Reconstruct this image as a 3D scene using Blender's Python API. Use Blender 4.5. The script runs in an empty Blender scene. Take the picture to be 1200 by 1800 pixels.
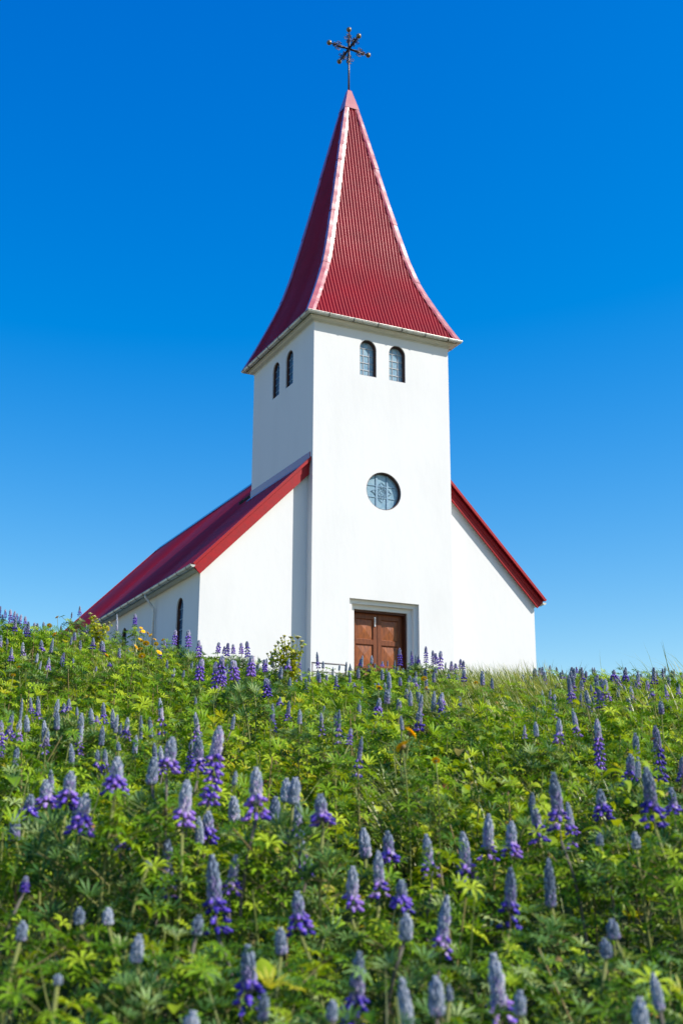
import bpy, bmesh, math, random
import numpy as np
from mathutils import Vector, Matrix, Euler
R = math.radians
scene = bpy.context.scene
col = scene.collection
rng = np.random.default_rng(11)
random.seed(5)

# ------------------------------------------------------------------ camera, sky, sun
EYE = Vector((0.0, 0.0, 1.5))
F_PX, PITCH, ROLL = 2032.3, 0.2681, 0.0036          # focal length in pixels of the 1200x1800 frame
cam_d = bpy.data.cameras.new('camera')
cam = bpy.data.objects.new('camera', cam_d); col.objects.link(cam)
cam_d.sensor_fit = 'VERTICAL'; cam_d.sensor_height = 36.0; cam_d.lens = F_PX / 1800 * 36
cam_d.clip_start = 0.05; cam_d.clip_end = 4000
CAMROT = Matrix.Rotation(math.pi / 2 + PITCH, 3, 'X') @ Matrix.Rotation(ROLL, 3, 'Z')
cam.matrix_world = Matrix.Translation(EYE) @ CAMROT.to_4x4()
cam_d.dof.use_dof = True; cam_d.dof.focus_distance = 13.0; cam_d.dof.aperture_fstop = 4.2
scene.camera = cam

CH_ROT = 0.4542                                      # the church is turned about z
U = Vector((math.cos(CH_ROT), math.sin(CH_ROT), 0)); V = Vector((-math.sin(CH_ROT), math.cos(CH_ROT), 0))
SUN_A, SUN_E = R(50), R(41)
sh = U * math.sin(SUN_A) - V * math.cos(SUN_A)
SUN = Vector((sh.x * math.cos(SUN_E), sh.y * math.cos(SUN_E), math.sin(SUN_E)))
world = bpy.data.worlds.new('World'); scene.world = world; world.use_nodes = True
wn = world.node_tree; wn.nodes.clear()
sky = wn.nodes.new('ShaderNodeTexSky'); sky.sky_type = 'NISHITA'; sky.sun_disc = False
sky.sun_elevation = SUN_E; sky.sun_rotation = math.atan2(sh.x, sh.y)
sky.altitude = 50; sky.air_density = 1.0; sky.dust_density = 0.3; sky.ozone_density = 3.0
hs = wn.nodes.new('ShaderNodeHueSaturation'); hs.inputs['Saturation'].default_value = 1.42; hs.inputs['Value'].default_value = 1.0
bg = wn.nodes.new('ShaderNodeBackground'); bg.inputs['Strength'].default_value = 0.14
wo = wn.nodes.new('ShaderNodeOutputWorld')
sep = wn.nodes.new('ShaderNodeSeparateColor'); cmb = wn.nodes.new('ShaderNodeCombineColor')
def wmath(op, a_, b_=None):
    n_ = wn.nodes.new('ShaderNodeMath'); n_.operation = op
    wn.links.new(a_, n_.inputs[0])
    if b_ is not None: n_.inputs[1].default_value = b_
    return n_.outputs[0]
wn.links.new(sky.outputs[0], hs.inputs['Color']); wn.links.new(hs.outputs[0], sep.inputs[0])     # clear, polarised-looking deep blue air
wn.links.new(wmath('MAXIMUM', wmath('MULTIPLY', wmath('SUBTRACT', sep.outputs[0], 0.13), 1.3), 0.0), cmb.inputs[0])
wn.links.new(wmath('MULTIPLY', sep.outputs[1], 1.05), cmb.inputs[1])
wn.links.new(wmath('MULTIPLY', wmath('POWER', sep.outputs[2], 0.505), 2.2), cmb.inputs[2])
wn.links.new(cmb.outputs[0], bg.inputs['Color']); wn.links.new(bg.outputs[0], wo.inputs['Surface'])
sd = bpy.data.lights.new('sun', 'SUN'); sd.energy = 5.0; sd.angle = R(0.5); sd.color = (1.0, 0.95, 0.87)
so = bpy.data.objects.new('sun', sd); col.objects.link(so)
so.rotation_euler = SUN.to_track_quat('Z', 'Y').to_euler(); so.location = (0, 0, 60)
scene.view_settings.view_transform = 'Standard'; scene.view_settings.look = 'None'
scene.view_settings.exposure = 0.38; scene.view_settings.gamma = 1.0
scene.render.engine = 'CYCLES'
scene.cycles.max_bounces = 8; scene.cycles.transmission_bounces = 4; scene.cycles.transparent_max_bounces = 6

# ------------------------------------------------------------------ helpers
def tag(o, label=None, cat=None, group=None, kind=None):
    if label: o['label'] = label
    if cat: o['category'] = cat
    if group: o['group'] = group
    if kind: o['kind'] = kind
    return o
def empty(name, loc=(0, 0, 0), rz=0.0):
    o = bpy.data.objects.new(name, None); o.empty_display_size = 0.2
    col.objects.link(o); o.location = loc; o.rotation_euler = (0, 0, rz); return o
def link(name, me, parent=None, mats=None):
    o = bpy.data.objects.new(name, me); col.objects.link(o)
    if parent: o.parent = parent
    if mats:
        for m in (mats if isinstance(mats, (list, tuple)) else [mats]): me.materials.append(m)
    return o
class MB:
    """collects faces for ONE mesh object"""
    def __init__(s): s.v = []; s.f = []; s.m = []; s.sm = []
    def add(s, vs, fs, m=0, smooth=False):
        b = len(s.v); s.v += [tuple(v) for v in vs]
        for f in fs: s.f.append([b + i for i in f]); s.m.append(m); s.sm.append(smooth)
        return s
    def box(s, a, b, m=0):
        (x0, y0, z0), (x1, y1, z1) = a, b
        return s.add([(x0,y0,z0),(x1,y0,z0),(x1,y1,z0),(x0,y1,z0),(x0,y0,z1),(x1,y0,z1),(x1,y1,z1),(x0,y1,z1)],
              [(0,3,2,1),(4,5,6,7),(0,1,5,4),(1,2,6,5),(2,3,7,6),(3,0,4,7)], m)
    def hexa(s, P, m=0):      # 8 points: bottom ring, top ring
        return s.add(P, [(0,3,2,1),(4,5,6,7),(0,1,5,4),(1,2,6,5),(2,3,7,6),(3,0,4,7)], m)
    def tube(s, pts, r, n=8, m=0, caps=True, smooth=True):
        pts = [Vector(p) for p in pts]; k = len(pts)
        rr = r if isinstance(r, (list, tuple)) else [r] * k
        vs = []; prev = None
        for i, p in enumerate(pts):
            t = (pts[min(i + 1, k - 1)] - pts[max(i - 1, 0)]).normalized()
            if prev is None:
                a = Vector((1, 0, 0)) if abs(t.x) < 0.8 else Vector((0, 1, 0))
                e = (a - t * a.dot(t)).normalized()
            else: e = (prev - t * prev.dot(t)).normalized()
            prev = e; g = t.cross(e)
            for j in range(n):
                an = 2 * math.pi * j / n
                vs.append(p + (e * math.cos(an) + g * math.sin(an)) * rr[i])
        fs = [(i*n+j, i*n+(j+1) % n, (i+1)*n+(j+1) % n, (i+1)*n+j) for i in range(k-1) for j in range(n)]
        s.add(vs, fs, m, smooth)
        if caps:
            b = len(s.v) - len(vs)
            s.f.append([b + j for j in range(n)][::-1]); s.m.append(m); s.sm.append(False)
            s.f.append([b + (k-1)*n + j for j in range(n)]); s.m.append(m); s.sm.append(False)
        return s
    def ball(s, c, r, nu=16, nv=10, m=0, ax=None):
        c = Vector(c); vs = []; r3 = r if isinstance(r, (tuple, list)) else (r, r, r)
        for i in range(nv + 1):
            th = math.pi * i / nv
            for j in range(nu):
                ph = 2 * math.pi * j / nu
                p = Vector((r3[0]*math.sin(th)*math.cos(ph), r3[1]*math.sin(th)*math.sin(ph), r3[2]*math.cos(th)))
                if ax is not None: p = ax @ p
                vs.append(c + p)
        fs = [(i*nu+j, (i+1)*nu+j, (i+1)*nu+(j+1) % nu, i*nu+(j+1) % nu) for i in range(nv) for j in range(nu)]
        return s.add(vs, fs, m, True)
    def mesh(s, name):
        me = bpy.data.meshes.new(name); me.from_pydata(s.v, [], s.f)
        me.polygons.foreach_set('material_index', s.m); me.polygons.foreach_set('use_smooth', s.sm)
        me.update(); return me
    def build(s, name, mats, parent=None): return link(name, s.mesh(name), parent, mats)

def nt(name):
    m = bpy.data.materials.new(name); m.use_nodes = True; t = m.node_tree; t.nodes.clear()
    o = t.nodes.new('ShaderNodeOutputMaterial'); return m, t, o
def mat(name, c, rough=0.5, metal=0.0, spec=0.5, c2=None, scale=3.0, detail=4.0, bump=0.0, bscale=40.0, rough2=None, coat=0.0,
        stretch=(1, 1, 1), contrast=(0.35, 0.65), bdist=0.01):
    m, t, o = nt(name); p = t.nodes.new('ShaderNodeBsdfPrincipled'); L = t.links.new
    p.inputs['Base Color'].default_value = (*c, 1); p.inputs['Roughness'].default_value = rough
    p.inputs['Metallic'].default_value = metal; p.inputs['Specular IOR Level'].default_value = spec
    p.inputs['Coat Weight'].default_value = coat; p.inputs['Coat Roughness'].default_value = 0.12
    L(p.outputs[0], o.inputs['Surface'])
    tc = t.nodes.new('ShaderNodeTexCoord'); mp = t.nodes.new('ShaderNodeMapping'); mp.inputs['Scale'].default_value = stretch
    L(tc.outputs['Object'], mp.inputs['Vector'])
    if c2:
        n = t.nodes.new('ShaderNodeTexNoise'); n.inputs['Scale'].default_value = scale; n.inputs['Detail'].default_value = detail
        L(mp.outputs[0], n.inputs['Vector'])
        r = t.nodes.new('ShaderNodeValToRGB'); r.color_ramp.elements[0].position = contrast[0]; r.color_ramp.elements[1].position = contrast[1]
        r.color_ramp.elements[0].color = (*c, 1); r.color_ramp.elements[1].color = (*c2, 1)
        L(n.outputs['Fac'], r.inputs[0]); L(r.outputs[0], p.inputs['Base Color'])
        if rough2 is not None:
            mr = t.nodes.new('ShaderNodeMapRange'); mr.inputs['To Min'].default_value = rough; mr.inputs['To Max'].default_value = rough2
            L(n.outputs['Fac'], mr.inputs['Value']); L(mr.outputs[0], p.inputs['Roughness'])
    if bump > 0:
        n2 = t.nodes.new('ShaderNodeTexNoise'); n2.inputs['Scale'].default_value = bscale; n2.inputs['Detail'].default_value = 5
        L(mp.outputs[0], n2.inputs['Vector'])
        b = t.nodes.new('ShaderNodeBump'); b.inputs['Strength'].default_value = bump; b.inputs['Distance'].default_value = bdist
        L(n2.outputs['Fac'], b.inputs['Height']); L(b.outputs[0], p.inputs['Normal'])
    return m
def leafmat(name, cols, trans=0.35, rough=0.45, spec=0.4, noise=0.0, orand=0.0):
    """colour picked per leaf (connected island) plus a large soft patchiness; some light passes through"""
    m, t, o = nt(name); L = t.links.new
    g = t.nodes.new('ShaderNodeNewGeometry')
    r = t.nodes.new('ShaderNodeValToRGB'); el = r.color_ramp.elements
    while len(el) < len(cols): el.new(0.5)
    for i, (pos, c) in enumerate(cols): el[i].position = pos; el[i].color = (*c, 1)
    L(g.outputs['Random Per Island'], r.inputs[0]); out = r.outputs[0]
    if noise > 0:
        n = t.nodes.new('ShaderNodeTexNoise'); n.inputs['Scale'].default_value = 1.3; n.inputs['Detail'].default_value = 3
        tc = t.nodes.new('ShaderNodeTexCoord'); L(tc.outputs['Object'], n.inputs['Vector'])
        a = t.nodes.new('ShaderNodeMath'); a.operation = 'MULTIPLY_ADD'; a.inputs[1].default_value = noise; a.inputs[2].default_value = -noise * 0.5
        L(n.outputs['Fac'], a.inputs[0])
        ad = t.nodes.new('ShaderNodeMath'); ad.operation = 'ADD'; L(g.outputs['Random Per Island'], ad.inputs[0]); L(a.outputs[0], ad.inputs[1])
        L(ad.outputs[0], r.inputs[0])
    if orand > 0:                       # each plant has its own tone
        oi = t.nodes.new('ShaderNodeObjectInfo'); a = t.nodes.new('ShaderNodeMath'); a.operation = 'MULTIPLY_ADD'; a.inputs[1].default_value = orand; a.inputs[2].default_value = -orand * 0.5
        L(oi.outputs['Random'], a.inputs[0]); ad = t.nodes.new('ShaderNodeMath'); ad.operation = 'ADD'; ad.use_clamp = True
        L(g.outputs['Random Per Island'], ad.inputs[0]); L(a.outputs[0], ad.inputs[1]); L(ad.outputs[0], r.inputs[0])
    p = t.nodes.new('ShaderNodeBsdfPrincipled'); p.inputs['Roughness'].default_value = rough; p.inputs['Specular IOR Level'].default_value = spec
    L(out, p.inputs['Base Color'])
    tr = t.nodes.new('ShaderNodeBsdfTranslucent')
    mixc = t.nodes.new('ShaderNodeMix'); mixc.data_type = 'RGBA'; mixc.blend_type = 'MULTIPLY'; mixc.inputs[0].default_value = 1.0
    L(out, mixc.inputs[6]); mixc.inputs[7].default_value = (1.5, 1.35, 0.5, 1)
    L(mixc.outputs[2], tr.inputs['Color'])
    mx = t.nodes.new('ShaderNodeMixShader'); mx.inputs[0].default_value = trans
    L(p.outputs[0], mx.inputs[1]); L(tr.outputs[0], mx.inputs[2]); L(mx.outputs[0], o.inputs['Surface'])
    return m

M = {}
M['plaster'] = mat('white_plaster', (0.72, 0.715, 0.70), 0.85, c2=(0.675, 0.67, 0.655), scale=0.8, detail=10, bump=0.35, bscale=5, spec=0.2, contrast=(0.45, 0.8), bdist=0.012, stretch=(1, 1, 0.4))
M['trim'] = mat('cream_trim_paint', (0.66, 0.63, 0.55), 0.5, c2=(0.6, 0.57, 0.49), scale=4)
M['gutter'] = mat('gutter_paint', (0.62, 0.62, 0.58), 0.35, metal=0.15, c2=(0.5, 0.48, 0.42), scale=6, detail=6)
M['bracket'] = mat('dark_bracket_metal', (0.07, 0.06, 0.055), 0.5)
M['red'] = mat('red_corrugated_paint', (0.26, 0.004, 0.008), 0.36, spec=0.27, c2=(0.21, 0.004, 0.007), scale=1.5, detail=8, rough2=0.48)
M['redroof'] = mat('red_roof_paint', (0.36, 0.007, 0.016), 0.5, spec=0.2, c2=(0.28, 0.006, 0.014), scale=1.2, detail=8)
M['redflash'] = mat('red_flashing_paint', (0.34, 0.008, 0.016), 0.42, spec=0.9, c2=(0.30, 0.009, 0.018), scale=2, bump=0.3, bscale=2.2, coat=1.0, bdist=0.02)
M['redboard'] = mat('red_board_paint', (0.36, 0.006, 0.010), 0.5, spec=0.25, c2=(0.29, 0.010, 0.014), scale=5, stretch=(1, 1, 1), bump=0.2, bscale=25)
M['dark'] = mat('dark_void', (0.012, 0.012, 0.014), 0.8)
M['winframe'] = mat('brown_window_frame', (0.10, 0.045, 0.03), 0.5, c2=(0.07, 0.03, 0.02), scale=8)
M['glass'] = mat('leaded_sunlit_glass', (0.17, 0.29, 0.38), 0.12, spec=0.9, c2=(0.33, 0.45, 0.51), scale=7, detail=3, bump=0.25, bscale=9, contrast=(0.3, 0.7))  # front panes: their sunlit paleness is put into the colour
M['shadeglass'] = mat('shade_blue_glass', (0.015, 0.07, 0.16), 0.08, spec=0.8, c2=(0.05, 0.14, 0.26), scale=5, bump=0.2, bscale=7)  # side panes: shade and reflected sky painted in as dark blue
M['doorframe'] = mat('shade_darkened_frame_wood', (0.085, 0.024, 0.010), 0.5, spec=0.3, c2=(0.05, 0.014, 0.006), scale=5, stretch=(7, 7, 0.7))  # frame wood coloured darker to stand for shade in the reveal
M['lead'] = mat('grey_lead_bars', (0.42, 0.44, 0.46), 0.5)
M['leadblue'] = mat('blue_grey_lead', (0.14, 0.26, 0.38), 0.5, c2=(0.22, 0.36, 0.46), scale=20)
M['wood'] = mat('varnished_door_wood', (0.21, 0.055, 0.014), 0.5, spec=0.3, c2=(0.12, 0.03, 0.008), scale=5, detail=7, stretch=(7, 7, 0.7), bump=0.15, bscale=20, coat=0.08)
M['woodpanel'] = mat('varnished_panel_wood', (0.34, 0.095, 0.020), 0.42, spec=0.4, c2=(0.15, 0.040, 0.011), scale=5, detail=7, stretch=(7, 7, 0.7), coat=0.08)
M['steel'] = mat('bright_bolt_metal', (0.8, 0.8, 0.82), 0.35, metal=0.6)
M['iron'] = mat('black_wrought_iron', (0.03, 0.026, 0.024), 0.42, metal=0.3, c2=(0.08, 0.05, 0.04), scale=20)
M['pole'] = mat('dark_brown_pole_metal', (0.07, 0.045, 0.04), 0.4, metal=0.3)
M['brass'] = mat('weathered_brass', (0.26, 0.20, 0.11), 0.42, metal=0.5, c2=(0.15, 0.12, 0.08), scale=14)
M['railpaint'] = mat('grey_rail_paint', (0.20, 0.17, 0.17), 0.45)

# ------------------------------------------------------------------ terrain
def smooth(a, b, x):
    t = np.clip((np.asarray(x, float) - a) / (b - a), 0, 1); return t * t * (3 - 2 * t)
_lat = rng.random((256, 256))
def vnoise(x, y):
    x = np.asarray(x, float); y = np.asarray(y, float)
    xi = np.floor(x).astype(int); yi = np.floor(y).astype(int); fx = x - xi; fy = y - yi
    fx = fx*fx*(3-2*fx); fy = fy*fy*(3-2*fy); g = lambda a, b: _lat[a % 256, b % 256]
    return (g(xi,yi)*(1-fx)+g(xi+1,yi)*fx)*(1-fy)+(g(xi,yi+1)*(1-fx)+g(xi+1,yi+1)*fx)*fy
def fnoise(x, y):
    return (vnoise(x, y) + 0.5*vnoise(x*2.1+7, y*2.1+3) + 0.25*vnoise(x*4.3+1, y*4.3+9)) / 1.75 - 0.5
KY = [-300, -60, -10, -3, 0, 2, 2.8, 3.3, 4, 5.5, 9, 12, 20, 27, 30, 34, 62, 120, 500, 2500]
KZ = [-50, -14, -2.3, -.62, .1, .64, .85, .99, 1.2, 1.53, 2.13, 2.57, 3.66, 4.75, 5.12, 5.2, 5.2, 2.5, -25, -160]
_gy = np.linspace(-12, 60, 1441); _gz = np.interp(_gy, KY, KZ)
_k = np.hanning(17); _k /= _k.sum(); _gzs = np.convolve(np.pad(_gz, 8, mode='edge'), _k, 'valid')
def ground(x, y):
    x = np.asarray(x, float); y = np.asarray(y, float)
    z = np.where((y > -11) & (y < 59), np.interp(y, _gy, _gzs), np.interp(y, KY, KZ))
    z = z + 0.42 * smooth(-0.6, -2.7, x) * smooth(4, 9.5, y) * (1 - 0.9 * smooth(30, 45, np.abs(x) + 0*y))
    z = z + 0.0 * smooth(-0.6, 0.6, x) * smooth(8, 11, y) * (1 - smooth(14, 24, y))
    z = z - 0.0 * smooth(1.0, 2.2, x) * smooth(5, 9, y) * (1 - smooth(14, 24, y))
    far = smooth(40, 300, np.hypot(x, y)); z = z - far * 0.06 * np.abs(x)
    z = z + 0.07 * fnoise(x * 0.9, y * 0.9) * (1 - smooth(20, 27, y))
    return z
def gz(x, y): return float(ground(x, y))

def raydir(px, py):
    d = CAMROT @ Vector(((px - 600) / F_PX, (900 - py) / F_PX, -1.0)); return d / d.y      # per metre of Y
def place(px, py, d):           # point at distance d (world Y) seen at this pixel of the photograph
    r = raydir(px, py); return EYE + r * d
def plant_at(px, py, d_guess, hmin, hmax):
    """where a plant whose tip is seen there stands: near d_guess, height between hmin and hmax"""
    best = None
    for d in np.concatenate([np.linspace(1.5, 13.5, 241)]):
        p = place(px, py, d); h = p.z - gz(p.x, p.y)
        pen = max(0, hmin - h, h - hmax) * 60 + abs(math.log(d / d_guess))
        if best is None or pen < best[0]: best = (pen, p, h)
    return best[1], best[2]

xs = np.unique(np.concatenate([np.linspace(-1500, -60, 15), np.linspace(-60, -8, 27), np.linspace(-8, 8, 129), np.linspace(8, 60, 27), np.linspace(60, 1500, 15)]))
ys = np.unique(np.concatenate([np.linspace(-300, -12, 12), np.linspace(-12, 0, 13), np.linspace(0, 16, 129), np.linspace(16, 64, 49), np.linspace(64, 2400, 26)]))
GX, GY = np.meshgrid(xs, ys); GZ = ground(GX, GY)
nx, ny = len(xs), len(ys)
me = bpy.data.meshes.new('hillside')
me.from_pydata(np.stack([GX, GY, GZ], -1).reshape(-1, 3).tolist(), [], [(j*nx+i, j*nx+i+1, (j+1)*nx+i+1, (j+1)*nx+i) for j in range(ny-1) for i in range(nx-1)])
me.polygons.foreach_set('use_smooth', [True] * len(me.polygons))
m, t, o = nt('soil_and_moss'); L = t.links.new
p = t.nodes.new('ShaderNodeBsdfPrincipled'); p.inputs['Roughness'].default_value = 0.9; L(p.outputs[0], o.inputs[0])
tc = t.nodes.new('ShaderNodeTexCoord'); n = t.nodes.new('ShaderNodeTexNoise'); n.inputs['Scale'].default_value = 2.2; n.inputs['Detail'].default_value = 9
r = t.nodes.new('ShaderNodeValToRGB'); r.color_ramp.elements[0].position = .35; r.color_ramp.elements[0].color = (.035, .028, .014, 1)
r.color_ramp.elements[1].position = .6; r.color_ramp.elements[1].color = (.045, .075, .016, 1)
L(tc.outputs['Object'], n.inputs[0]); L(n.outputs[0], r.inputs[0]); L(r.outputs[0], p.inputs['Base Color'])
b = t.nodes.new('ShaderNodeBump'); b.inputs['Strength'].default_value = .8; b.inputs['Distance'].default_value = .05; n3 = t.nodes.new('ShaderNodeTexNoise'); n3.inputs['Scale'].default_value = 14
L(tc.outputs['Object'], n3.inputs[0]); L(n3.outputs[0], b.inputs['Height']); L(b.outputs[0], p.inputs['Normal'])
tag(link('hillside', me, None, m), kind='structure')

# ------------------------------------------------------------------ the church (local axes: u right along the front, v back, w up)
W, D, HS = 4.6, 4.74, 10.05
CH_LOC = (-0.828, 31.565, 6.010)
church = empty('church', CH_LOC, CH_ROT)
tag(church, 'white plastered church with tall red corrugated spire standing behind the flowery hillside', 'church')
NL, GV, NLEN = 3.13, 0.362, 21.6          # nave side beyond the tower, gable plane, nave length
GV2 = GV + NLEN
SL = 1.018; HE = 2.60                      # roof slope, roof height above the side wall
BOT = -1.05
def rooftop(u): return HE + SL * (NL + min(u, W - u))

def flat_shape(outline, holes, thick, M4):
    """outline with holes, given thickness, placed by matrix: local x,y in plane, -z outward face"""
    cu = bpy.data.curves.new('tmp', 'CURVE'); cu.dimensions = '2D'; cu.fill_mode = 'BOTH'; cu.extrude = thick / 2
    for ring in [outline] + list(holes):
        sp = cu.splines.new('POLY'); sp.points.add(len(ring) - 1); sp.use_cyclic_u = True
        for i, (a, b_) in enumerate(ring): sp.points[i].co = (a, b_, 0, 1)
    ob = bpy.data.objects.new('tmp', cu); col.objects.link(ob)
    dg = bpy.context.evaluated_depsgraph_get(); dg.update()
    me = bpy.data.meshes.new_from_object(ob.evaluated_get(dg))
    bpy.data.objects.remove(ob); bpy.data.curves.remove(cu)
    me.transform(M4); me.materials.clear()
    bm = bmesh.new(); bm.from_mesh(me); bmesh.ops.remove_doubles(bm, verts=bm.verts, dist=1e-5); bmesh.ops.recalc_face_normals(bm, faces=bm.faces)
    bm.to_mesh(me); bm.free()
    for p_ in me.polygons: p_.use_smooth = False
    return me
def frame_front(v0, thick):    # plane of constant v; thickness from v0 to v0+thick
    return Matrix(((1,0,0,0),(0,0,1,v0+thick/2),(0,1,0,0),(0,0,0,1)))
def frame_side(u0, thick):     # plane of constant u; local x -> v ; thickness from u0 to u0+thick
    return Matrix(((0,0,1,u0+thick/2),(1,0,0,0),(0,1,0,0),(0,0,0,1)))
def arch(a, b_, lo, top, n=14):
    r_ = (b_ - a) / 2; c = (a + b_) / 2; sp = top - r_
    return [(a, lo), (b_, lo)] + [(c + r_*math.cos(math.pi*k/n), sp + r_*math.sin(math.pi*k/n)) for k in range(n + 1)]
def circ(c, z, r_, n=48): return [(c + r_*math.cos(2*math.pi*k/n), z + r_*math.sin(2*math.pi*k/n)) for k in range(n)]
def inset_arch(a, b_, lo, top, d): return arch(a + d, b_ - d, lo + d, top - d)
def rect(a, b_, lo, hi): return [(a, lo), (b_, lo), (b_, hi), (a, hi)]

TW = [(1.515, 2.075), (2.51, 3.07)]; TWZ = (8.61, 9.775)
SW = [(1.52, 2.08), (2.58, 3.14)]
DO = (1.184, 3.427, 1.796)
RC, RZ, RR = 2.30, 5.074, 0.575
# tower walls
link('wall', flat_shape(rect(0, W, BOT, HS), [arch(*w_, *TWZ) for w_ in TW] + [circ(RC, RZ, RR), rect(DO[0], DO[1], -0.9, DO[2])], 0.5, frame_front(0, 0.5)), church, M['plaster'])
link('wall', flat_shape(rect(0.5, D - 0.3, BOT, HS), [arch(*w_, *TWZ) for w_ in SW], 0.3, frame_side(0, 0.3)), church, M['plaster'])
link('wall', flat_shape(rect(0.5, D - 0.3, BOT, HS), [], 0.3, frame_side(W - 0.3, 0.3)), church, M['plaster'])
link('wall', flat_shape(rect(0, W, BOT, HS), [], 0.3, frame_front(D - 0.3, 0.3)), church, M['plaster'])

def put_window(kind, holes, plane, hole_fn, depth=0.12):
    """brown frame, leaded pane, bars; plane(v0,thick) gives the matrix; depth measured inward"""
    pass
def arched_window(a, b_, lo, top, plane, sgn, u0, label, glass, bars_h, bars_v, leadm, depth=0.13):
    # sgn=+1: inward is increasing coordinate
    f0 = u0 + sgn * 0.035; ft = depth + 0.03; fr = flat_shape(arch(a, b_, lo, top), [inset_arch(a, b_, lo, top, 0.022)], ft, plane(min(f0, f0 + sgn*ft), ft))
    w_ = link('window', fr, church, M['winframe']); tag(w_, label)
    g0 = u0 + sgn * (depth + 0.03)
    link('pane', flat_shape(inset_arch(a, b_, lo, top, 0.03), [], 0.012, plane(min(g0, g0 + sgn*0.012), 0.012)), w_, glass)
    mb = MB(); g1 = u0 + sgn * (depth + 0.012); g2 = u0 + sgn * (depth + 0.03)
    c = (a + b_) / 2; r_ = (b_ - a) / 2 - 0.035; sp = top - (b_ - a) / 2
    def bar(x0, x1, z0, z1):
        P = [(x0, z0), (x1, z1)]
        if plane is frame_front: mb.box((x0, min(g1, g2), z0), (x1, max(g1, g2), z1))
        else: mb.box((min(g1, g2), x0, z0), (max(g1, g2), x1, z1))
    for k in range(1, bars_h + 1):
        z = lo + (top - lo) * k / (bars_h + 1); hw = r_ if z < sp else math.sqrt(max(0, r_*r_ - (z - sp)**2))
        bar(c - hw, c + hw, z - 0.011, z + 0.011)
    for k in range(1, bars_v + 1):
        x = a + (b_ - a) * k / (bars_v + 1); hz = sp + math.sqrt(max(0, r_*r_ - (x - c)**2))
        bar(x - 0.007, x + 0.007, lo + 0.036, hz)
    mb.build('glazing_bar', leadm, w_)
    return w_
for i, (a, b_) in enumerate(TW):
    arched_window(a, b_, *TWZ, frame_front, 1, 0.0, None, M['glass'], 4, 2, M['lead'])
for a, b_ in SW:
    arched_window(a, b_, *TWZ, frame_side, 1, 0.0, 'arched tower window with glass coloured dark blue for shade and sky reflection', M['shadeglass'], 4, 2, M['leadblue'], depth=0.08)
# round window
w_ = link('round_window', flat_shape(circ(RC, RZ, RR), [circ(RC, RZ, RR - 0.025)], 0.14, frame_front(0.03, 0.14)), church, M['winframe'])
tag(w_, 'round leaded window with blue rosette over the door')
link('pane', flat_shape(circ(RC, RZ, RR - 0.03), [], 0.012, frame_front(0.14, 0.012)), w_, M['glass'])
mb = MB()
for s_ in (-0.175, 0.175):
    h = math.sqrt((RR - .036)**2 - s_**2)
    mb.box((RC + s_ - .028, 0.116, RZ - h), (RC + s_ + .028, 0.138, RZ + h)); mb.box((RC - h, 0.121, RZ + s_ - .009), (RC + h, 0.1375, RZ + s_ + .009))
for k in range(8):                                   # rosette of lead cames: petals, points and a hub ring
    an = math.pi / 4 * k; e = Vector((math.cos(an), 0, math.sin(an))); g = Vector((-e.z, 0, e.x)); c = Vector((RC, 0.128, RZ))
    L1 = 0.36 if k % 2 == 0 else 0.25
    mb.tube([c + e*0.10 + g*0.0, c + e*0.2 + g*0.065, c + e*L1, c + e*0.2 - g*0.065, c + e*0.10], 0.008, 5)
    mb.tube([c + e*L1*0.6 + g*0.1, c + e*L1*0.86, c + e*L1*0.6 - g*0.1], 0.008, 5)
    mb.ball(c + e*L1*0.55, (.022, .006, .022), 8, 5)
for rr_ in (0.05, 0.10, 0.15):
    mb.tube([(RC + rr_*math.cos(2*math.pi*k/20), 0.128, RZ + rr_*math.sin(2*math.pi*k/20)) for k in range(21)], 0.007, 5, caps=False)
mb.build('rosette', M['leadblue'], w_)

# nave: gable walls beside the tower, side walls, back wall
eL = rooftop(-NL) - 0.16
def gable(u0, u1): return rooftop(u0) - 0.16, rooftop(u1) - 0.16
a0, a1 = gable(-NL, 0.15)
link('wall', flat_shape([(-NL, BOT), (0.15, BOT), (0.15, a1), (-NL, a0)], [], 0.3, frame_front(GV, 0.3)), church, M['plaster'])
link('wall', flat_shape([(W - 0.15, BOT), (W + NL, BOT), (W + NL, a0), (W - 0.15, a1)], [], 0.3, frame_front(GV, 0.3)), church, M['plaster'])
link('wall', flat_shape([(-NL, BOT), (W + NL, BOT), (W + NL, a0), (W/2, rooftop(W/2) - 0.16), (-NL, a0)], [], 0.3, frame_front(GV2 - 0.3, 0.3)), church, M['plaster'])
NW = [(1.70 + 5.65*k, 2.30 + 5.65*k) for k in range(4)]; NWZ = (0.0, 1.76)
for sgn, u0 in ((1, -NL), (-1, W + NL)):
    link('wall', flat_shape(rect(GV + 0.3, GV2 - 0.3, BOT, a0), [arch(*w2, *NWZ) for w2 in NW], 0.3, frame_side(min(u0, u0 + sgn*0.3), 0.3)), church, M['plaster'])
    for w2 in NW:
        arched_window(*w2, *NWZ, frame_side, sgn, u0, 'tall arched nave window with glass coloured dark blue for shade and sky reflection', M['shadeglass'], 5, 2, M['leadblue'], depth=0.08)

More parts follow.
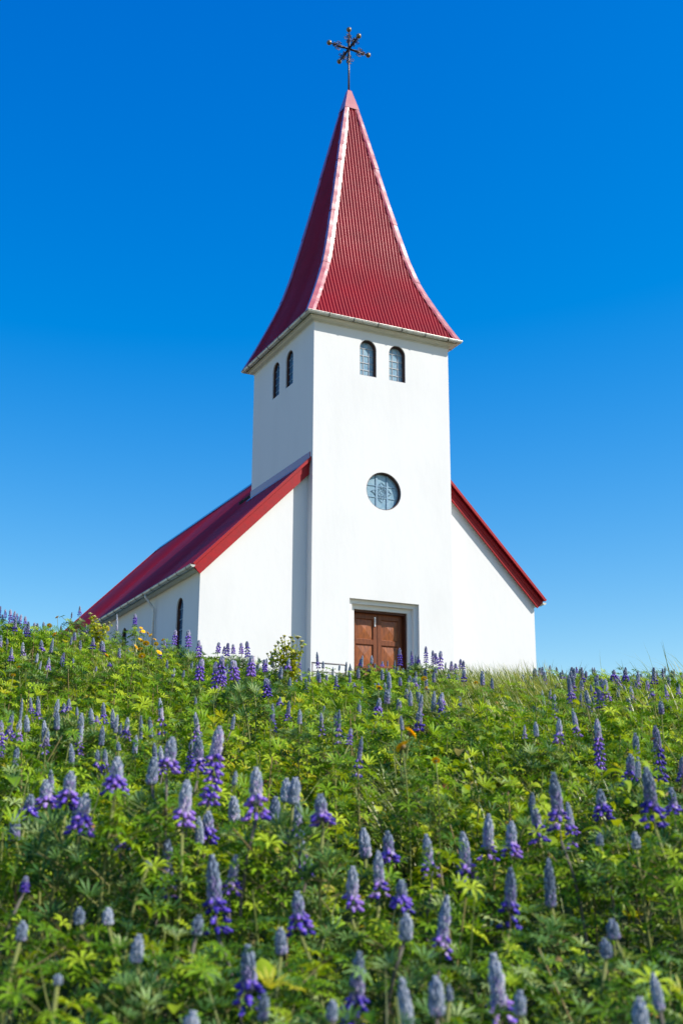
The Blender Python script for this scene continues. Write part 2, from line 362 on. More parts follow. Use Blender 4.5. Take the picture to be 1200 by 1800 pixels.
# door surround: two plaster steps, then the wooden frame and leaves
d1, d2 = 0.127, 0.254
def uframe(o_, t1, i_, t2, v0, th):     # upside-down U
    return flat_shape([(o_[0], -0.9), (i_[0], -0.9), (i_[0], t2), (i_[1], t2), (i_[1], -0.9), (o_[1], -0.9), (o_[1], t1), (o_[0], t1)], [], th, frame_front(v0, th))
door = empty('door', (2.3, 0.43, -0.8)); door.parent = church; tag(door, 'brown wooden double door with raised panels')
def shift(me): me.transform(Matrix.Translation((-2.3, -0.43, 0.8))); return me
O = (DO[0] + .002, DO[1] - .002)
link('surround', shift(uframe(O, DO[2] - .002, (DO[0] + d1, DO[1] - d1), DO[2] - 0.125, 0.11, 0.12)), door, M['plaster'])
link('surround', shift(uframe((DO[0] + d1 - .003, DO[1] - d1 + .003), DO[2] - 0.122, (DO[0] + d2, DO[1] - d2), DO[2] - 0.25, 0.226, 0.27)), door, M['plaster'])
iu0, iu1, it = DO[0] + d2, DO[1] - d2, DO[2] - 0.25
link('door_frame', shift(uframe((iu0 - .004, iu1 + .004), it + .004, (iu0 + 0.05, iu1 - 0.05), it - 0.06, 0.30, 0.24)), door, M['doorframe'])
lu0, lu1, lt = iu0 + 0.05, iu1 - 0.05, it - 0.06; lm = (lu0 + lu1) / 2
def leaf(a, b_, lab):
    mb = MB(); v0 = 0.46; st = 0.115
    mb.box((a, v0, -0.78), (a + st, v0 + .06, lt)); mb.box((b_ - st, v0, -0.78), (b_, v0 + .06, lt))
    rails = [(lt - 0.15, lt), (0.60, 0.735), (-0.16, -0.02), (-0.78, -0.62)]
    for z0, z1 in rails: mb.box((a + st, v0 + .004, z0), (b_ - st, v0 + .056, z1))
    o_ = mb; pans = [(rails[i+1][1], rails[i][0]) for i in range(3)]
    for z0, z1 in pans:
        x0, x1 = a + st, b_ - st; e = 0.028; y0 = v0 + .040; y1 = v0 + .006; zc = (z0 + z1) / 2; xc = (x0 + x1) / 2
        # bevelled moulding then a shallow pyramid field
        ring0 = [(x0, v0 + .003, z0), (x1, v0 + .003, z0), (x1, v0 + .003, z1), (x0, v0 + .003, z1)]
        ring1 = [(x0 + e, y0, z0 + e), (x1 - e, y0, z0 + e), (x1 - e, y0, z1 - e), (x0 + e, y0, z1 - e)]
        mb.add(ring0 + ring1, [(i, (i+1) % 4, 4 + (i+1) % 4, 4 + i) for i in range(4)], 0)
        mb.add(ring1 + [(xc, y0 - .030, zc)], [(0, 1, 4), (1, 2, 4), (2, 3, 4), (3, 0, 4)], 1)
    lf = link('door_leaf', shift(mb.mesh('door_leaf')), door, [M['wood'], M['woodpanel']])
    return lf
leaf(lu0 + .004, lm - .012, None); leaf(lm + .012, lu1 - .004, None)
mb = MB(); mb.box((lm - .016, 0.475, -0.78), (lm + .016, 0.51, lt)); link('meeting_strip', shift(mb.mesh('s')), door, M['winframe'])
mb = MB(); mb.box((lm - .10, 0.438, lt - 0.36), (lm - .065, 0.459, lt - 0.09)); mb.tube([(lm - .083, .438, lt - .32), (lm - .083, .415, lt - .30), (lm - .083, .415, lt - .16), (lm - .083, .438, lt - .14)], .008, 6)
link('door_bolt', shift(mb.mesh('b')), door, M['steel'])
mb = MB(); mb.box((DO[0] + d2, 0.05, -0.9), (DO[1] - d2, 0.66, -0.79)); link('doorstep', shift(mb.mesh('st')), door, M['trim'])

# tower cornice: fascia with a cove, and the gutter, both mitred round the four corners
def loop_sweep(profile, hu, hv, cu_, cv_, closed_profile=True):
    """profile: (out, w) points; swept round the rectangle"""
    vs = []; n = len(profile)
    for sx, sy in ((-1, -1), (1, -1), (1, 1), (-1, 1)):
        for o_, w2 in profile: vs.append((cu_ + sx * (hu + o_), cv_ + sy * (hv + o_), w2))
    fs = [(c*n + i, ((c+1) % 4)*n + i, ((c+1) % 4)*n + (i+1) % n, c*n + (i+1) % n) for c in range(4) for i in range(n if closed_profile else n - 1)]
    return vs, fs
mb = MB()
cove = [(-0.05, 10.02), (0.012, 10.02), (0.018, 10.045), (0.06, 10.06), (0.12, 10.085), (0.15, 10.12), (0.185, 10.125), (0.195, 10.30), (-0.05, 10.30)]
mb.add(*loop_sweep(cove, W/2, D/2, W/2, D/2)); me = mb.mesh('cornice')
cor = link('cornice', me, church, M['trim'])
def gutprof(o_, w0, r_=0.066, th=0.010, n=10):
    out = [(o_ - r_*math.cos(math.pi*k/n), w0 - r_*math.sin(math.pi*k/n)) for k in range(n + 1)]
    lip = [(o_ + r_ + .012, w0 + .004), (o_ + r_ + .010, w0 + .016), (o_ + r_ - .004, w0 + .012)]
    inn = [(o_ - (r_ - th)*math.cos(math.pi*k/n), w0 - (r_ - th)*math.sin(math.pi*k/n)) for k in range(n, -1, -1)]
    return out + lip + inn
GW, GO = 10.215, 0.272
mb = MB(); mb.add(*loop_sweep(gutprof(GO, GW), W/2, D/2, W/2, D/2), smooth=False)
gut = mb.build('gutter', M['gutter'], church)
def arcband(r_=0.072, wd=0.022, n=10):       # a bracket: band round the trough, local out = x, along = y
    vs = []; 
    for y in (-wd/2, wd/2):
        for rad in (r_, r_ + .007):
            for k in range(n + 1): vs.append((-rad*math.cos(math.pi*k/n), y, -rad*math.sin(math.pi*k/n)))
    q = n + 1; fs = []
    for k in range(n):
        fs += [(q + k, q + k + 1, 3*q + k + 1, 3*q + k), (k, k + 1, q + k + 1, q + k), (2*q + k, 3*q + k, 3*q + k + 1, 2*q + k + 1)]
    return vs, fs
mb = MB(); mb.add(*arcband()); mb.box((0.060, -.011, 0.0), (0.082, .011, 0.020)); bracket_me = mb.mesh('gutter_bracket'); bracket_me.materials.append(M['bracket'])
def bracket(parent, loc, rz):
    o_ = bpy.data.objects.new('gutter_bracket', bracket_me); col.objects.link(o_); o_.parent = parent; o_.location = loc; o_.rotation_euler = (0, 0, rz)
nb = 6
for k in range(nb):
    t_ = (k + 0.55) / nb * (W + 0.3) - 0.1
    bracket(gut, (t_, -GO, GW), -math.pi/2); bracket(gut, (t_, D + GO, GW), math.pi/2)
    t2 = (k + 0.5) / nb * (D + 0.3) - 0.15
    bracket(gut, (-GO, t2, GW), math.pi); bracket(gut, (W + GO, t2, GW), 0)

# spire: four bell-cast corrugated faces
SPW = [10.235, 10.40, 10.65, 11.0, 11.55, 12.05, 12.55, 13.3, 14.4, 15.4, 16.3, 17.2, 18.1, 19.0, 19.45, 20.10]
SPH = [2.600, 2.525, 2.405, 2.250, 2.020, 1.820, 1.640, 1.440, 1.205, 0.995, 0.820, 0.645, 0.465, 0.285, 0.190, 0.045]
_ww = np.linspace(10.235, 20.10, 400); _hh = np.interp(_ww, SPW, SPH); _hk = np.hanning(21); _hk /= _hk.sum()
_hp = np.concatenate([2*_hh[0] - _hh[10:0:-1], _hh, 2*_hh[-1] - _hh[-2:-12:-1]]); _hs = np.convolve(_hp, _hk, 'valid')
def hw(w2): return float(np.interp(w2, _ww, _hs))
def w_of_h(h): return float(np.interp(-h, -_hs, _ww))
PITCHC, AMP = 0.112, 0.021
LAPS = (13.15, 16.55)
def spire_face(rot):
    WT = 19.5; vs = []; fs = []
    lev = sorted(list(np.linspace(10.235, WT, 40)) + [l_ + e_ for l_ in LAPS for e_ in (-.002, .002)]); nj = len(lev) - 1
    h0 = hw(10.235); nx_ = int(2*h0/PITCHC)*6; xs_ = np.linspace(-h0, h0, nx_ + 1)
    for x in xs_:
        top = min(WT, w_of_h(abs(x))) if abs(x) > hw(WT) else WT
        for w2 in lev:
            w2 = min(w2, top); nlap = sum(w2 < l_ for l_ in LAPS)
            vs.append((x, -(hw(w2) + AMP*math.cos(2*math.pi*x/PITCHC) + 0*nlap), w2))
    for i in range(nx_):
        for j in range(nj):
            a = i*(nj+1)+j
            if vs[a][2] == vs[a+1][2] and vs[a+nj+1][2] == vs[a+nj+2][2]: continue
            fs.append((a, a+nj+1, a+nj+2, a+1))
    return vs, fs
def rotpts(vs, k):
    c, s_ = [(1,0),(0,1),(-1,0),(0,-1)][k]
    return [(W/2 + x*c - y*s_, D/2 + x*s_ + y*c, z) for x, y, z in vs]
spire = None
for k in range(4):
    vs, fs = spire_face(k); mb = MB(); mb.add(rotpts(vs, k), fs, 0, True)
    if spire is None: spire = mb.build('spire', M['red'], church)
    else: mb.build('spire_face', M['red'], spire)
# hip flashings: overlapping folded strips with a slightly dented surface
for k in range(4):
    mb = MB(); cuts = [10.24, 12.5, 14.7, 16.9, 19.35]
    for si in range(4):
        w0, w1 = cuts[si] - 0.05, cuts[si+1]; n_ = 26; vs = []
        for j in range(n_ + 1):
            w2 = w0 + (w1 - w0)*j/n_; h = hw(max(w2, 10.235)); off = 0.036 + 0.010*(1 - j/n_)
            wd = min(0.21, 0.16 + 0.03*h)
            if w2 > 18.3: wd = max(0.09, wd - (w2 - 18.3)*0.06)
            dn = [0.004*math.sin(w2*7.3 + k*2 + q*1.7 + si) + 0.003*math.sin(w2*17.1 + q*3.1) for q in range(5)]
            nj_ = 0.008*math.sin(w2*21 + si)
            P = [(-(h - wd + nj_), -(h + 0.026)), (-(h - wd*0.5), -(h + off + dn[1])), (-(h + off), -(h + off)), (-(h + off + dn[3]), -(h - wd*0.5)), (-(h + 0.026), -(h - wd*0.9 + nj_))]
            vs += [(x, y, w2) for x, y in P]
        fs = [(j*5+i, j*5+i+1, (j+1)*5+i+1, (j+1)*5+i) for j in range(n_) for i in range(4)]
        mb.add(rotpts(vs, k), fs, 0, False)
    mb.build('hip_flashing', M['redflash'], spire)
mb = MB(); vs = []
for w2, e in ((19.28, .045), (19.45, .042), (19.75, .035), (20.10, .028), (20.14, 0.0)):
    h = hw(min(w2, 20.1)) + e
    vs += [(W/2 - h, D/2 - h, w2), (W/2 + h, D/2 - h, w2), (W/2 + h, D/2 + h, w2), (W/2 - h, D/2 + h, w2)]
fs = [(j*4+i, j*4+(i+1) % 4, (j+1)*4+(i+1) % 4, (j+1)*4+i) for j in range(4) for i in range(4)] + [(16, 17, 18, 19)]
mb.add(vs, fs); mb.build('spire_cap', M['redflash'], spire)

# cross
cross = empty('spire_cross', (W/2, D/2, 20.1)); cross.parent = church; tag(cross, 'six armed black wrought iron cross with brass balls')
CZ = 1.72
mb = MB(); mb.tube([(0, 0, -0.1), (0, 0, 0.9), (0, 0, 1.2), (0, 0, CZ + 0.72)], [.034, .032, .026, .022], 10); mb.build('pole', M['pole'], cross)
arms = [Vector((1,0,0)), Vector((-1,0,0)), Vector((0,1,0)), Vector((0,-1,0)), Vector((0,0,1)), Vector((0,0,-1))]
c0 = Vector((0, 0, CZ))
for e in arms:
    if e.z == -1: continue
    Lb = 0.76 if e.z == 0 else 0.79
    if e.z == 0:
        mb = MB(); mb.tube([c0, c0 + e*(Lb - .04)], [.03, .024], 8); mb.build('arm', M['pole'], cross)
    mb = MB(); mb.ball(c0 + e*Lb, .088, 20, 14); mb.build('ball', M['brass'], cross)
def spiral(c, e, g, start, turns, r0, r1, n=16):
    return [c + e*((r0+(r1-r0)*k/n)*math.cos(start + turns*2*math.pi*k/n)) + g*((r0+(r1-r0)*k/n)*math.sin(start + turns*2*math.pi*k/n)) for k in range(n + 1)]
for e in arms:
    mb = MB()
    for g in [a for a in arms if abs(a.dot(e)) < .5]:
        c1 = c0 + e*0.40 + g*0.13
        path = [c0 + e*0.05 + g*0.035, c0 + e*0.16 + g*0.03, c0 + e*0.27 + g*0.045] + spiral(c1, e, g, -math.pi*0.6, 1.15, .075, .022)
        mb.tube(path, .012, 5)
        c2 = c0 + e*0.56 + g*0.07
        mb.tube([c0 + e*0.46 + g*0.09] + spiral(c2, e, g, -math.pi*0.9, 0.9, .04, .012), .011, 5)
    mb.build('scrollwork', M['iron'], cross)
mb = MB(); mb.ball(c0, .055, 12, 8); mb.build('hub', M['iron'], cross)

# nave roof: two corrugated slopes
VO = GV - 0.25; VE = GV2 + 0.16; EU = 0.27       # verge and eaves overhang
def slope_mesh(side):
    n_ = int((VE - VO)/0.112)*5; vs = []; rows = 7
    for i in range(n_ + 1):
        v_ = VO + (VE - VO)*i/n_; a = 0.014*math.cos(2*math.pi*v_/0.112)
        for j in range(rows):
            u_ = -NL - EU + (W/2 + NL + EU)*j/(rows - 1); w2 = HE + SL*(NL + u_)
            x = u_ - a*0.7; z = w2 + a*0.7
            vs.append((x if side < 0 else W - x, v_, z))
    q = rows
    fs = [(i*q+j, i*q+j+1, (i+1)*q+j+1, (i+1)*q+j) for i in range(n_) for j in range(q - 1)]
    if side < 0: fs = [f[::-1] for f in fs]
    return vs, fs
mb = MB(); mb.add(*slope_mesh(-1), 0, True); roof = mb.build('nave_roof', M['redroof'], church)
mb = MB(); mb.add(*slope_mesh(1), 0, True); mb.build('roof_slope', M['redroof'], roof)
RZt = HE + SL*(NL + W/2)
mb = MB()                                    # ridge cap behind the tower
mb.hexa([(W/2-.18, D, RZt-.15), (W/2+.18, D, RZt-.15), (W/2+.18, VE, RZt-.15), (W/2-.18, VE, RZt-.15), (W/2-.03, D, RZt+.035), (W/2+.03, D, RZt+.035), (W/2+.03, VE, RZt+.035), (W/2-.03, VE, RZt+.035)])
mb.build('ridge_cap', M['redflash'], roof)
def verge(side, v0, v1, up, dn, cutu, name, mt, back=False):
    """board following the slope: from `up` above to `dn` below the roof line (perpendicular), between v0 and v1"""
    c = 1/math.sqrt(1+SL*SL); s_ = SL*c
    end = W/2 if back else 0.06
    us = [-NL - EU - cutu, end]; pts = []
    for off in (dn, up):
        for u_ in us:
            w2 = HE + SL*(NL + u_); 
            x = u_ - s_*off; z = w2 + c*off
            if u_ == end: x = end; z = HE + SL*(NL + end) + off/c
            pts.append((x, z))
    (ax, az), (bx, bz), (cx_, cz), (dx, dz) = pts
    f = (lambda x: x) if side < 0 else (lambda x: W - x)
    P = [(f(ax), v0, az), (f(bx), v0, bz), (f(bx), v1, bz), (f(ax), v1, az), (f(cx_), v0, cz), (f(dx), v0, dz), (f(dx), v1, dz), (f(cx_), v1, cz)]
    mb = MB(); mb.hexa(P); me = mb.mesh(name)
    bm = bmesh.new(); bm.from_mesh(me); bmesh.ops.recalc_face_normals(bm, faces=bm.faces); bm.to_mesh(me); bm.free()
    link(name, me, roof, mt)
for side in (-1, 1):
    verge(side, VO - 0.020, VO + 0.16, 0.018, 0.045, 0.0, 'verge_cap', M['redboard'])
    verge(side, VO - 0.020, VO - 0.002, -0.035, 0.017, 0.0, 'verge_cap', M['redboard'])
    verge(side, GV - 0.155, GV - 0.11, -0.16, -0.050, 0.0, 'barge_board', M['redboard'])
    verge(side, GV - 0.135, GV - 0.08, -0.31, -0.162, 0.0, 'barge_board', M['redboard'])
    verge(side, GV - 0.078, GV - 0.002, -0.26, -0.20, 0.0, 'soffit_board', M['trim'])
    verge(side, VE - 0.03, VE + 0.01, -0.28, 0.03, 0.0, 'barge_board', M['redboard'], back=True)
    # upstand flashing where the roof meets the tower
    w0 = rooftop(0); f = (lambda x: x) if side < 0 else (lambda x: W - x)
    mb = MB(); x0, x1 = sorted((f(-0.022), f(-0.001))); mb.box((x0, VO + 0.05, w0 - 0.05), (x1, D + 0.02, w0 + 0.22))
    xa, xb = f(-0.004), f(-0.20)
    mb.add([(xa, VO + .05, w0 + .032), (xa, D, w0 + .032), (xb, D, w0 - .20*SL + .030), (xb, VO + .05, w0 - .20*SL + .030)], [(0, 1, 2, 3)])
    mb.build('tower_flashing', M['redflash'], roof)
    # eaves cornice and gutter
    GWn = HE - SL*EU - 0.03; uo = -NL - EU - 0.045
    x0, x1 = f(-NL - 0.001), f(-NL - 0.20)
    prof = [(-NL + .0, HE - .37), (-NL - 0.03, HE - .385), (-NL - 0.18, HE - .375), (-NL - 0.21, HE - .36), (-NL - 0.215, HE - .25), (-NL, HE - .06)]
    vs = [(f(a), v_, b_) for v_ in (GV - 0.02, GV2) for a, b_ in prof]; n_ = len(prof)
    mb = MB(); mb.add(vs, [(i, (i+1) % n_, n_ + (i+1) % n_, n_ + i) for i in range(n_)] + [tuple(range(n_)), tuple(range(2*n_-1, n_-1, -1))])
    me = mb.mesh('eaves_cornice'); bm = bmesh.new(); bm.from_mesh(me); bmesh.ops.recalc_face_normals(bm, faces=bm.faces); bm.to_mesh(me); bm.free()
    link('eaves_cornice', me, church, M['trim'])
    gp = [(-(a), b_) for a, b_ in gutprof(0.0, 0.0)]; vs = [(f(uo - (-a) if False else uo + a), v_, GWn + b_) for v_ in ((VO - 0.06 if side < 0 else GV - .12), VE + 0.05) for a, b_ in gp]; n_ = len(gp)
    mb = MB(); mb.add(vs, [(i, (i+1) % n_, n_ + (i+1) % n_, n_ + i) for i in range(n_)] + [tuple(range(n_)), tuple(range(2*n_-1, n_-1, -1))])
    for v_ in ((VO - 0.055 if side < 0 else GV - .115), VE + 0.045):      # stop ends
        c_ = [(f(uo + .066*math.cos(math.pi*k/10)), v_, GWn - .066*math.sin(math.pi*k/10)) for k in range(11)]
        mb.add(c_, [tuple(range(11))])
    ng = mb.build('gutter', M['gutter'], church)
    for k in range(27):
        bracket(ng, (f(uo), VO + 0.35 + 0.80*k, GWn), math.pi if side < 0 else 0)
    # downpipe
    for v_ in (4.25, 15.4):
        mb = MB(); pu = -NL - 0.075
        mb.tube([(f(uo), v_ + .1, GWn - .05), (f(uo), v_ + .1, GWn - .13), (f(uo + .03), v_ + .08, GWn - .18), (f(pu - .03), v_ + .02, GWn - .44), (f(pu), v_, GWn - .50), (f(pu), v_, GWn - .6), (f(pu), v_, BOT + .2)], .038, 10)
        mb.build('downpipe', M['gutter'], church)
# low dark slats, likely a snow guard, on the left slope behind the tower
mb = MB()
for k in range(9):
    v_ = 4.9 + k*0.13; u_ = 0.18 - k*0.004
    mb.box((u_ - .09, v_, rooftop(u_) - .10), (u_ + .0, v_ + .045, rooftop(u_) + .03))
mb.box((0.10, 4.85, rooftop(.16) - .02), (0.16, 6.1, rooftop(.16) + .05))
mb.build('roof_slats', M['dark'], roof)

# handrail by the door steps
rail = empty('handrail', tuple(Vector(CH_LOC) + U*0.78 - V*0.6 + Vector((0, 0, -0.83))), CH_ROT)
tag(rail, 'grey metal handrail with a rounded corner left of the church door', 'handrail')
mb = MB()
rz_ = 0.63
mb.tube([(-1.02, 0, rz_), (-0.06, 0, rz_), (-0.02, 0, rz_ - .015), (0.0, 0, rz_ - .05), (0, 0, 0.0)], .021, 8); mb.build('top_rail', M['railpaint'], rail)
for x in (-1.0,):
    mb = MB(); mb.tube([(x, 0, rz_), (x, 0, 0)], .018, 8); mb.build('post', M['railpaint'], rail)
mb = MB(); mb.tube([(-1.0, 0, .4), (0, 0, .4)], .012, 8); mb.build('lower_rail', M['railpaint'], rail)

# ------------------------------------------------------------------ plant materials
M['leaf'] = leafmat('lupine_leaf_green', [(0.0, (.030, .095, .005)), (0.30, (.080, .185, .006)), (0.66, (.21, .36, .012)), (1.0, (.44, .54, .03))], 0.26, 0.5, 0.16, 0.6)
M['leafc'] = leafmat('cool_downy_leaf', [(0.0, (.022, .075, .018)), (0.35, (.06, .15, .03)), (0.75, (.15, .27, .07)), (1.0, (.34, .42, .16))], 0.22, 0.5, 0.2, 0.6)
M['leafy'] = leafmat('yellow_green_leaf', [(0.0, (.20, .30, .012)), (0.5, (.38, .42, .018)), (1.0, (.55, .50, .03))], 0.4, 0.45, 0.35)
M['broad'] = leafmat('broad_leaf_green', [(0.0, (.12, .23, .008)), (0.6, (.28, .38, .014)), (0.95, (.42, .48, .02)), (1.0, (.34, .26, .06))], 0.32, 0.45, 0.2)
M['grass'] = leafmat('tussock_grass', [(0.0, (.12, .18, .03)), (0.6, (.26, .31, .08)), (1.0, (.50, .47, .22))], 0.3, 0.42, 0.5)
M['dry'] = leafmat('dry_leaf_brown', [(0.0, (.16, .06, .02)), (0.5, (.30, .17, .05)), (1.0, (.38, .28, .12))], 0.25, 0.7, 0.2)
M['stalk'] = leafmat('plant_stalk', [(0.0, (.10, .14, .03)), (0.6, (.20, .22, .06)), (1.0, (.24, .15, .08))], 0.1, 0.6, 0.25)
M['pstem'] = leafmat('purple_grey_stem', [(0.0, (.10, .09, .07)), (1.0, (.15, .13, .10))], 0.05, 0.6, 0.25)
M['bud'] = leafmat('downy_grey_bud', [(0.0, (.10, .13, .19)), (0.55, (.23, .28, .37)), (1.0, (.46, .48, .56))], 0.12, 0.75, 0.15, 0, .7)
M['budv'] = leafmat('lilac_bud', [(0.0, (.17, .15, .30)), (0.6, (.34, .29, .50)), (1.0, (.60, .52, .66))], 0.15, 0.7, 0.2, 0, .7)
M['flo'] = leafmat('violet_blue_floret', [(0.0, (.030, .018, .28)), (0.55, (.12, .06, .58)), (1.0, (.34, .18, .68))], 0.25, 0.5, 0.3, 0, .8)
M['flop'] = leafmat('pale_lilac_floret', [(0.0, (.28, .16, .55)), (0.7, (.48, .33, .68)), (1.0, (.66, .60, .76))], 0.25, 0.5, 0.3)
M['yel'] = leafmat('orange_yellow_ray', [(0.0, (.86, .46, .004)), (1.0, (.92, .66, .010))], 0.2, 0.6, 0.2)
M['yeld'] = leafmat('orange_disc', [(0.0, (.42, .16, .004)), (1.0, (.55, .25, .01))], 0.1, 0.8, 0.1)
M['umb'] = leafmat('cream_umbel', [(0.0, (.50, .50, .12)), (0.5, (.68, .65, .26)), (1.0, (.82, .78, .48))], 0.2, 0.7, 0.2)

# ------------------------------------------------------------------ bulk leaf meshes (numpy)
def rot_from(nrm, spin):
    """N x 3 normals and spin -> N x 3 x 3 matrices whose columns are x, y, normal"""
    n = nrm / np.linalg.norm(nrm, axis=1, keepdims=True)
    a = np.stack([np.cos(spin), np.sin(spin), np.zeros_like(spin)], 1)
    a = a - n * np.sum(a * n, 1, keepdims=True); a /= np.linalg.norm(a, axis=1, keepdims=True)
    b = np.cross(n, a); return np.stack([a, b, n], 2)
def scatter_mesh(name, parts):
    """parts: list of (template verts, faces, P, Rm, S, material index)"""
    VV = []; LL = []; ST = []; TOT = []; MI = []; base = 0; lo = 0
    for tv, tf, P, Rm, S, mi in parts:
        if len(P) == 0: continue
        tv = np.asarray(tv, float); N = len(P); nv = len(tv); tf = np.asarray(tf); nf, fl = tf.shape
        S = np.asarray(S, float); S = S[:, None] if S.ndim == 1 else S
        loc = tv[None] * S[:, None, :] if S.shape[1] == 3 else tv[None] * S[:, :, None]
        v = np.einsum('nij,nkj->nki', Rm, loc) + P[:, None, :]
        VV.append(v.reshape(-1, 3)); f = (tf[None] + (np.arange(N) * nv)[:, None, None] + base).reshape(-1)
        LL.append(f); ST.append(np.arange(N*nf) * fl + lo); TOT.append(np.full(N*nf, fl)); MI.append(np.full(N*nf, mi)); base += N*nv; lo += N*nf*fl
    V_ = np.concatenate(VV); Lp = np.concatenate(LL); ST = np.concatenate(ST); TOT = np.concatenate(TOT); MI = np.concatenate(MI)
    me = bpy.data.meshes.new(name); me.vertices.add(len(V_)); me.loops.add(len(Lp)); me.polygons.add(len(ST))
    me.vertices.foreach_set('co', V_.astype(np.float32).ravel()); me.loops.foreach_set('vertex_index', Lp.astype(np.int32))
    me.polygons.foreach_set('loop_start', ST.astype(np.int32)); me.polygons.foreach_set('loop_total', TOT.astype(np.int32))
    me.polygons.foreach_set('material_index', MI.astype(np.int32)); me.polygons.foreach_set('use_smooth', np.ones(len(ST), bool))
    me.update(calc_edges=True); return me
def palmate(nl=8, seed=0, width=0.13, cup=0.35, droop=0.12):
    """hand-shaped leaf, radius 1: folded leaflets sharing the centre vertex"""
    r_ = np.random.default_rng(seed); v = [(0, 0, 0)]; f = []
    for k in range(nl):
        a = 2*math.pi*(k + r_.uniform(-.12, .12))/nl; L_ = r_.uniform(.82, 1.08); c, s_ = math.cos(a), math.sin(a); w_ = width * r_.uniform(.85, 1.2); tz = r_.uniform(-.12, .1)
        def P(x, y, z): return (x*c - y*s_, x*s_ + y*c, z)
        b = len(v); zc = cup*0.55 + tz*.5; v += [P(.58*L_, w_, zc + .07), P(.55*L_, 0, zc - .02), P(.58*L_, -w_, zc + .07), P(L_, 0, cup - droop + tz)]
        f += [(0, b+1, b+3, b), (0, b+2, b+3, b+1)]
    return v, f
PALM = [palmate(8, 1, .105, .55, .1), palmate(7, 2, .12, .25, .2), palmate(9, 3, .10, .8, .08), palmate(8, 4, .11, .1, .25)]
def ovate(seed=0, wid=0.36):
    r_ = np.random.default_rng(seed); v = []; f = []; xs_ = [0, .18, .42, .68, .88, 1.0]; ws = [.03, .75, 1.0, .82, .42, .02]
    for i, (x, w_) in enumerate(zip(xs_, ws)):
        z = .18*math.sin(x*math.pi) - .25*x*x; rr_ = r_.uniform(-.03, .03)
        v += [(x, -w_*wid, z + .10*w_ + rr_), (x, 0, z), (x, w_*wid, z + .10*w_ - rr_)]
    for i in range(5):
        a = i*3; f += [(a, a+1, a+4, a+3), (a+1, a+2, a+5, a+4)]
    return v, f
OV = [ovate(1), ovate(2, .42), ovate(3, .3)]
def blade(bend=0.5, seg=5, w_=0.02):
    v = []; f = []
    for i in range(seg + 1):
        t_ = i/seg; a = bend*t_*t_; x = a; z = t_ - 0.35*a*t_; ww_ = w_*(1 - t_)**.6 + .0008
        v += [(x, -ww_, z), (x, ww_, z)]
    for i in range(seg): f.append((2*i, 2*i+1, 2*i+3, 2*i+2))
    return v, f
BL = [blade(.25), blade(.55), blade(.9), blade(1.3)]
prism = ([(math.cos(a), math.sin(a), z) for z in (0, 1) for a in (0, 2.094, 4.189)], [(0, 1, 4, 3), (1, 2, 5, 4), (2, 0, 3, 5)])
def ellips(nu=6, nv=4):
    v = []; f = []
    for i in range(nv + 1):
        th = math.pi*i/nv
        for j in range(nu): ph = 2*math.pi*j/nu; v.append((math.sin(th)*math.cos(ph), math.sin(th)*math.sin(ph), math.cos(th)))
    for i in range(nv):
        for j in range(nu): f.append((i*nu+j, (i+1)*nu+j, (i+1)*nu+(j+1) % nu, i*nu+(j+1) % nu))
    return v, f
EL = ellips(6, 4); EL5 = ellips(5, 3)

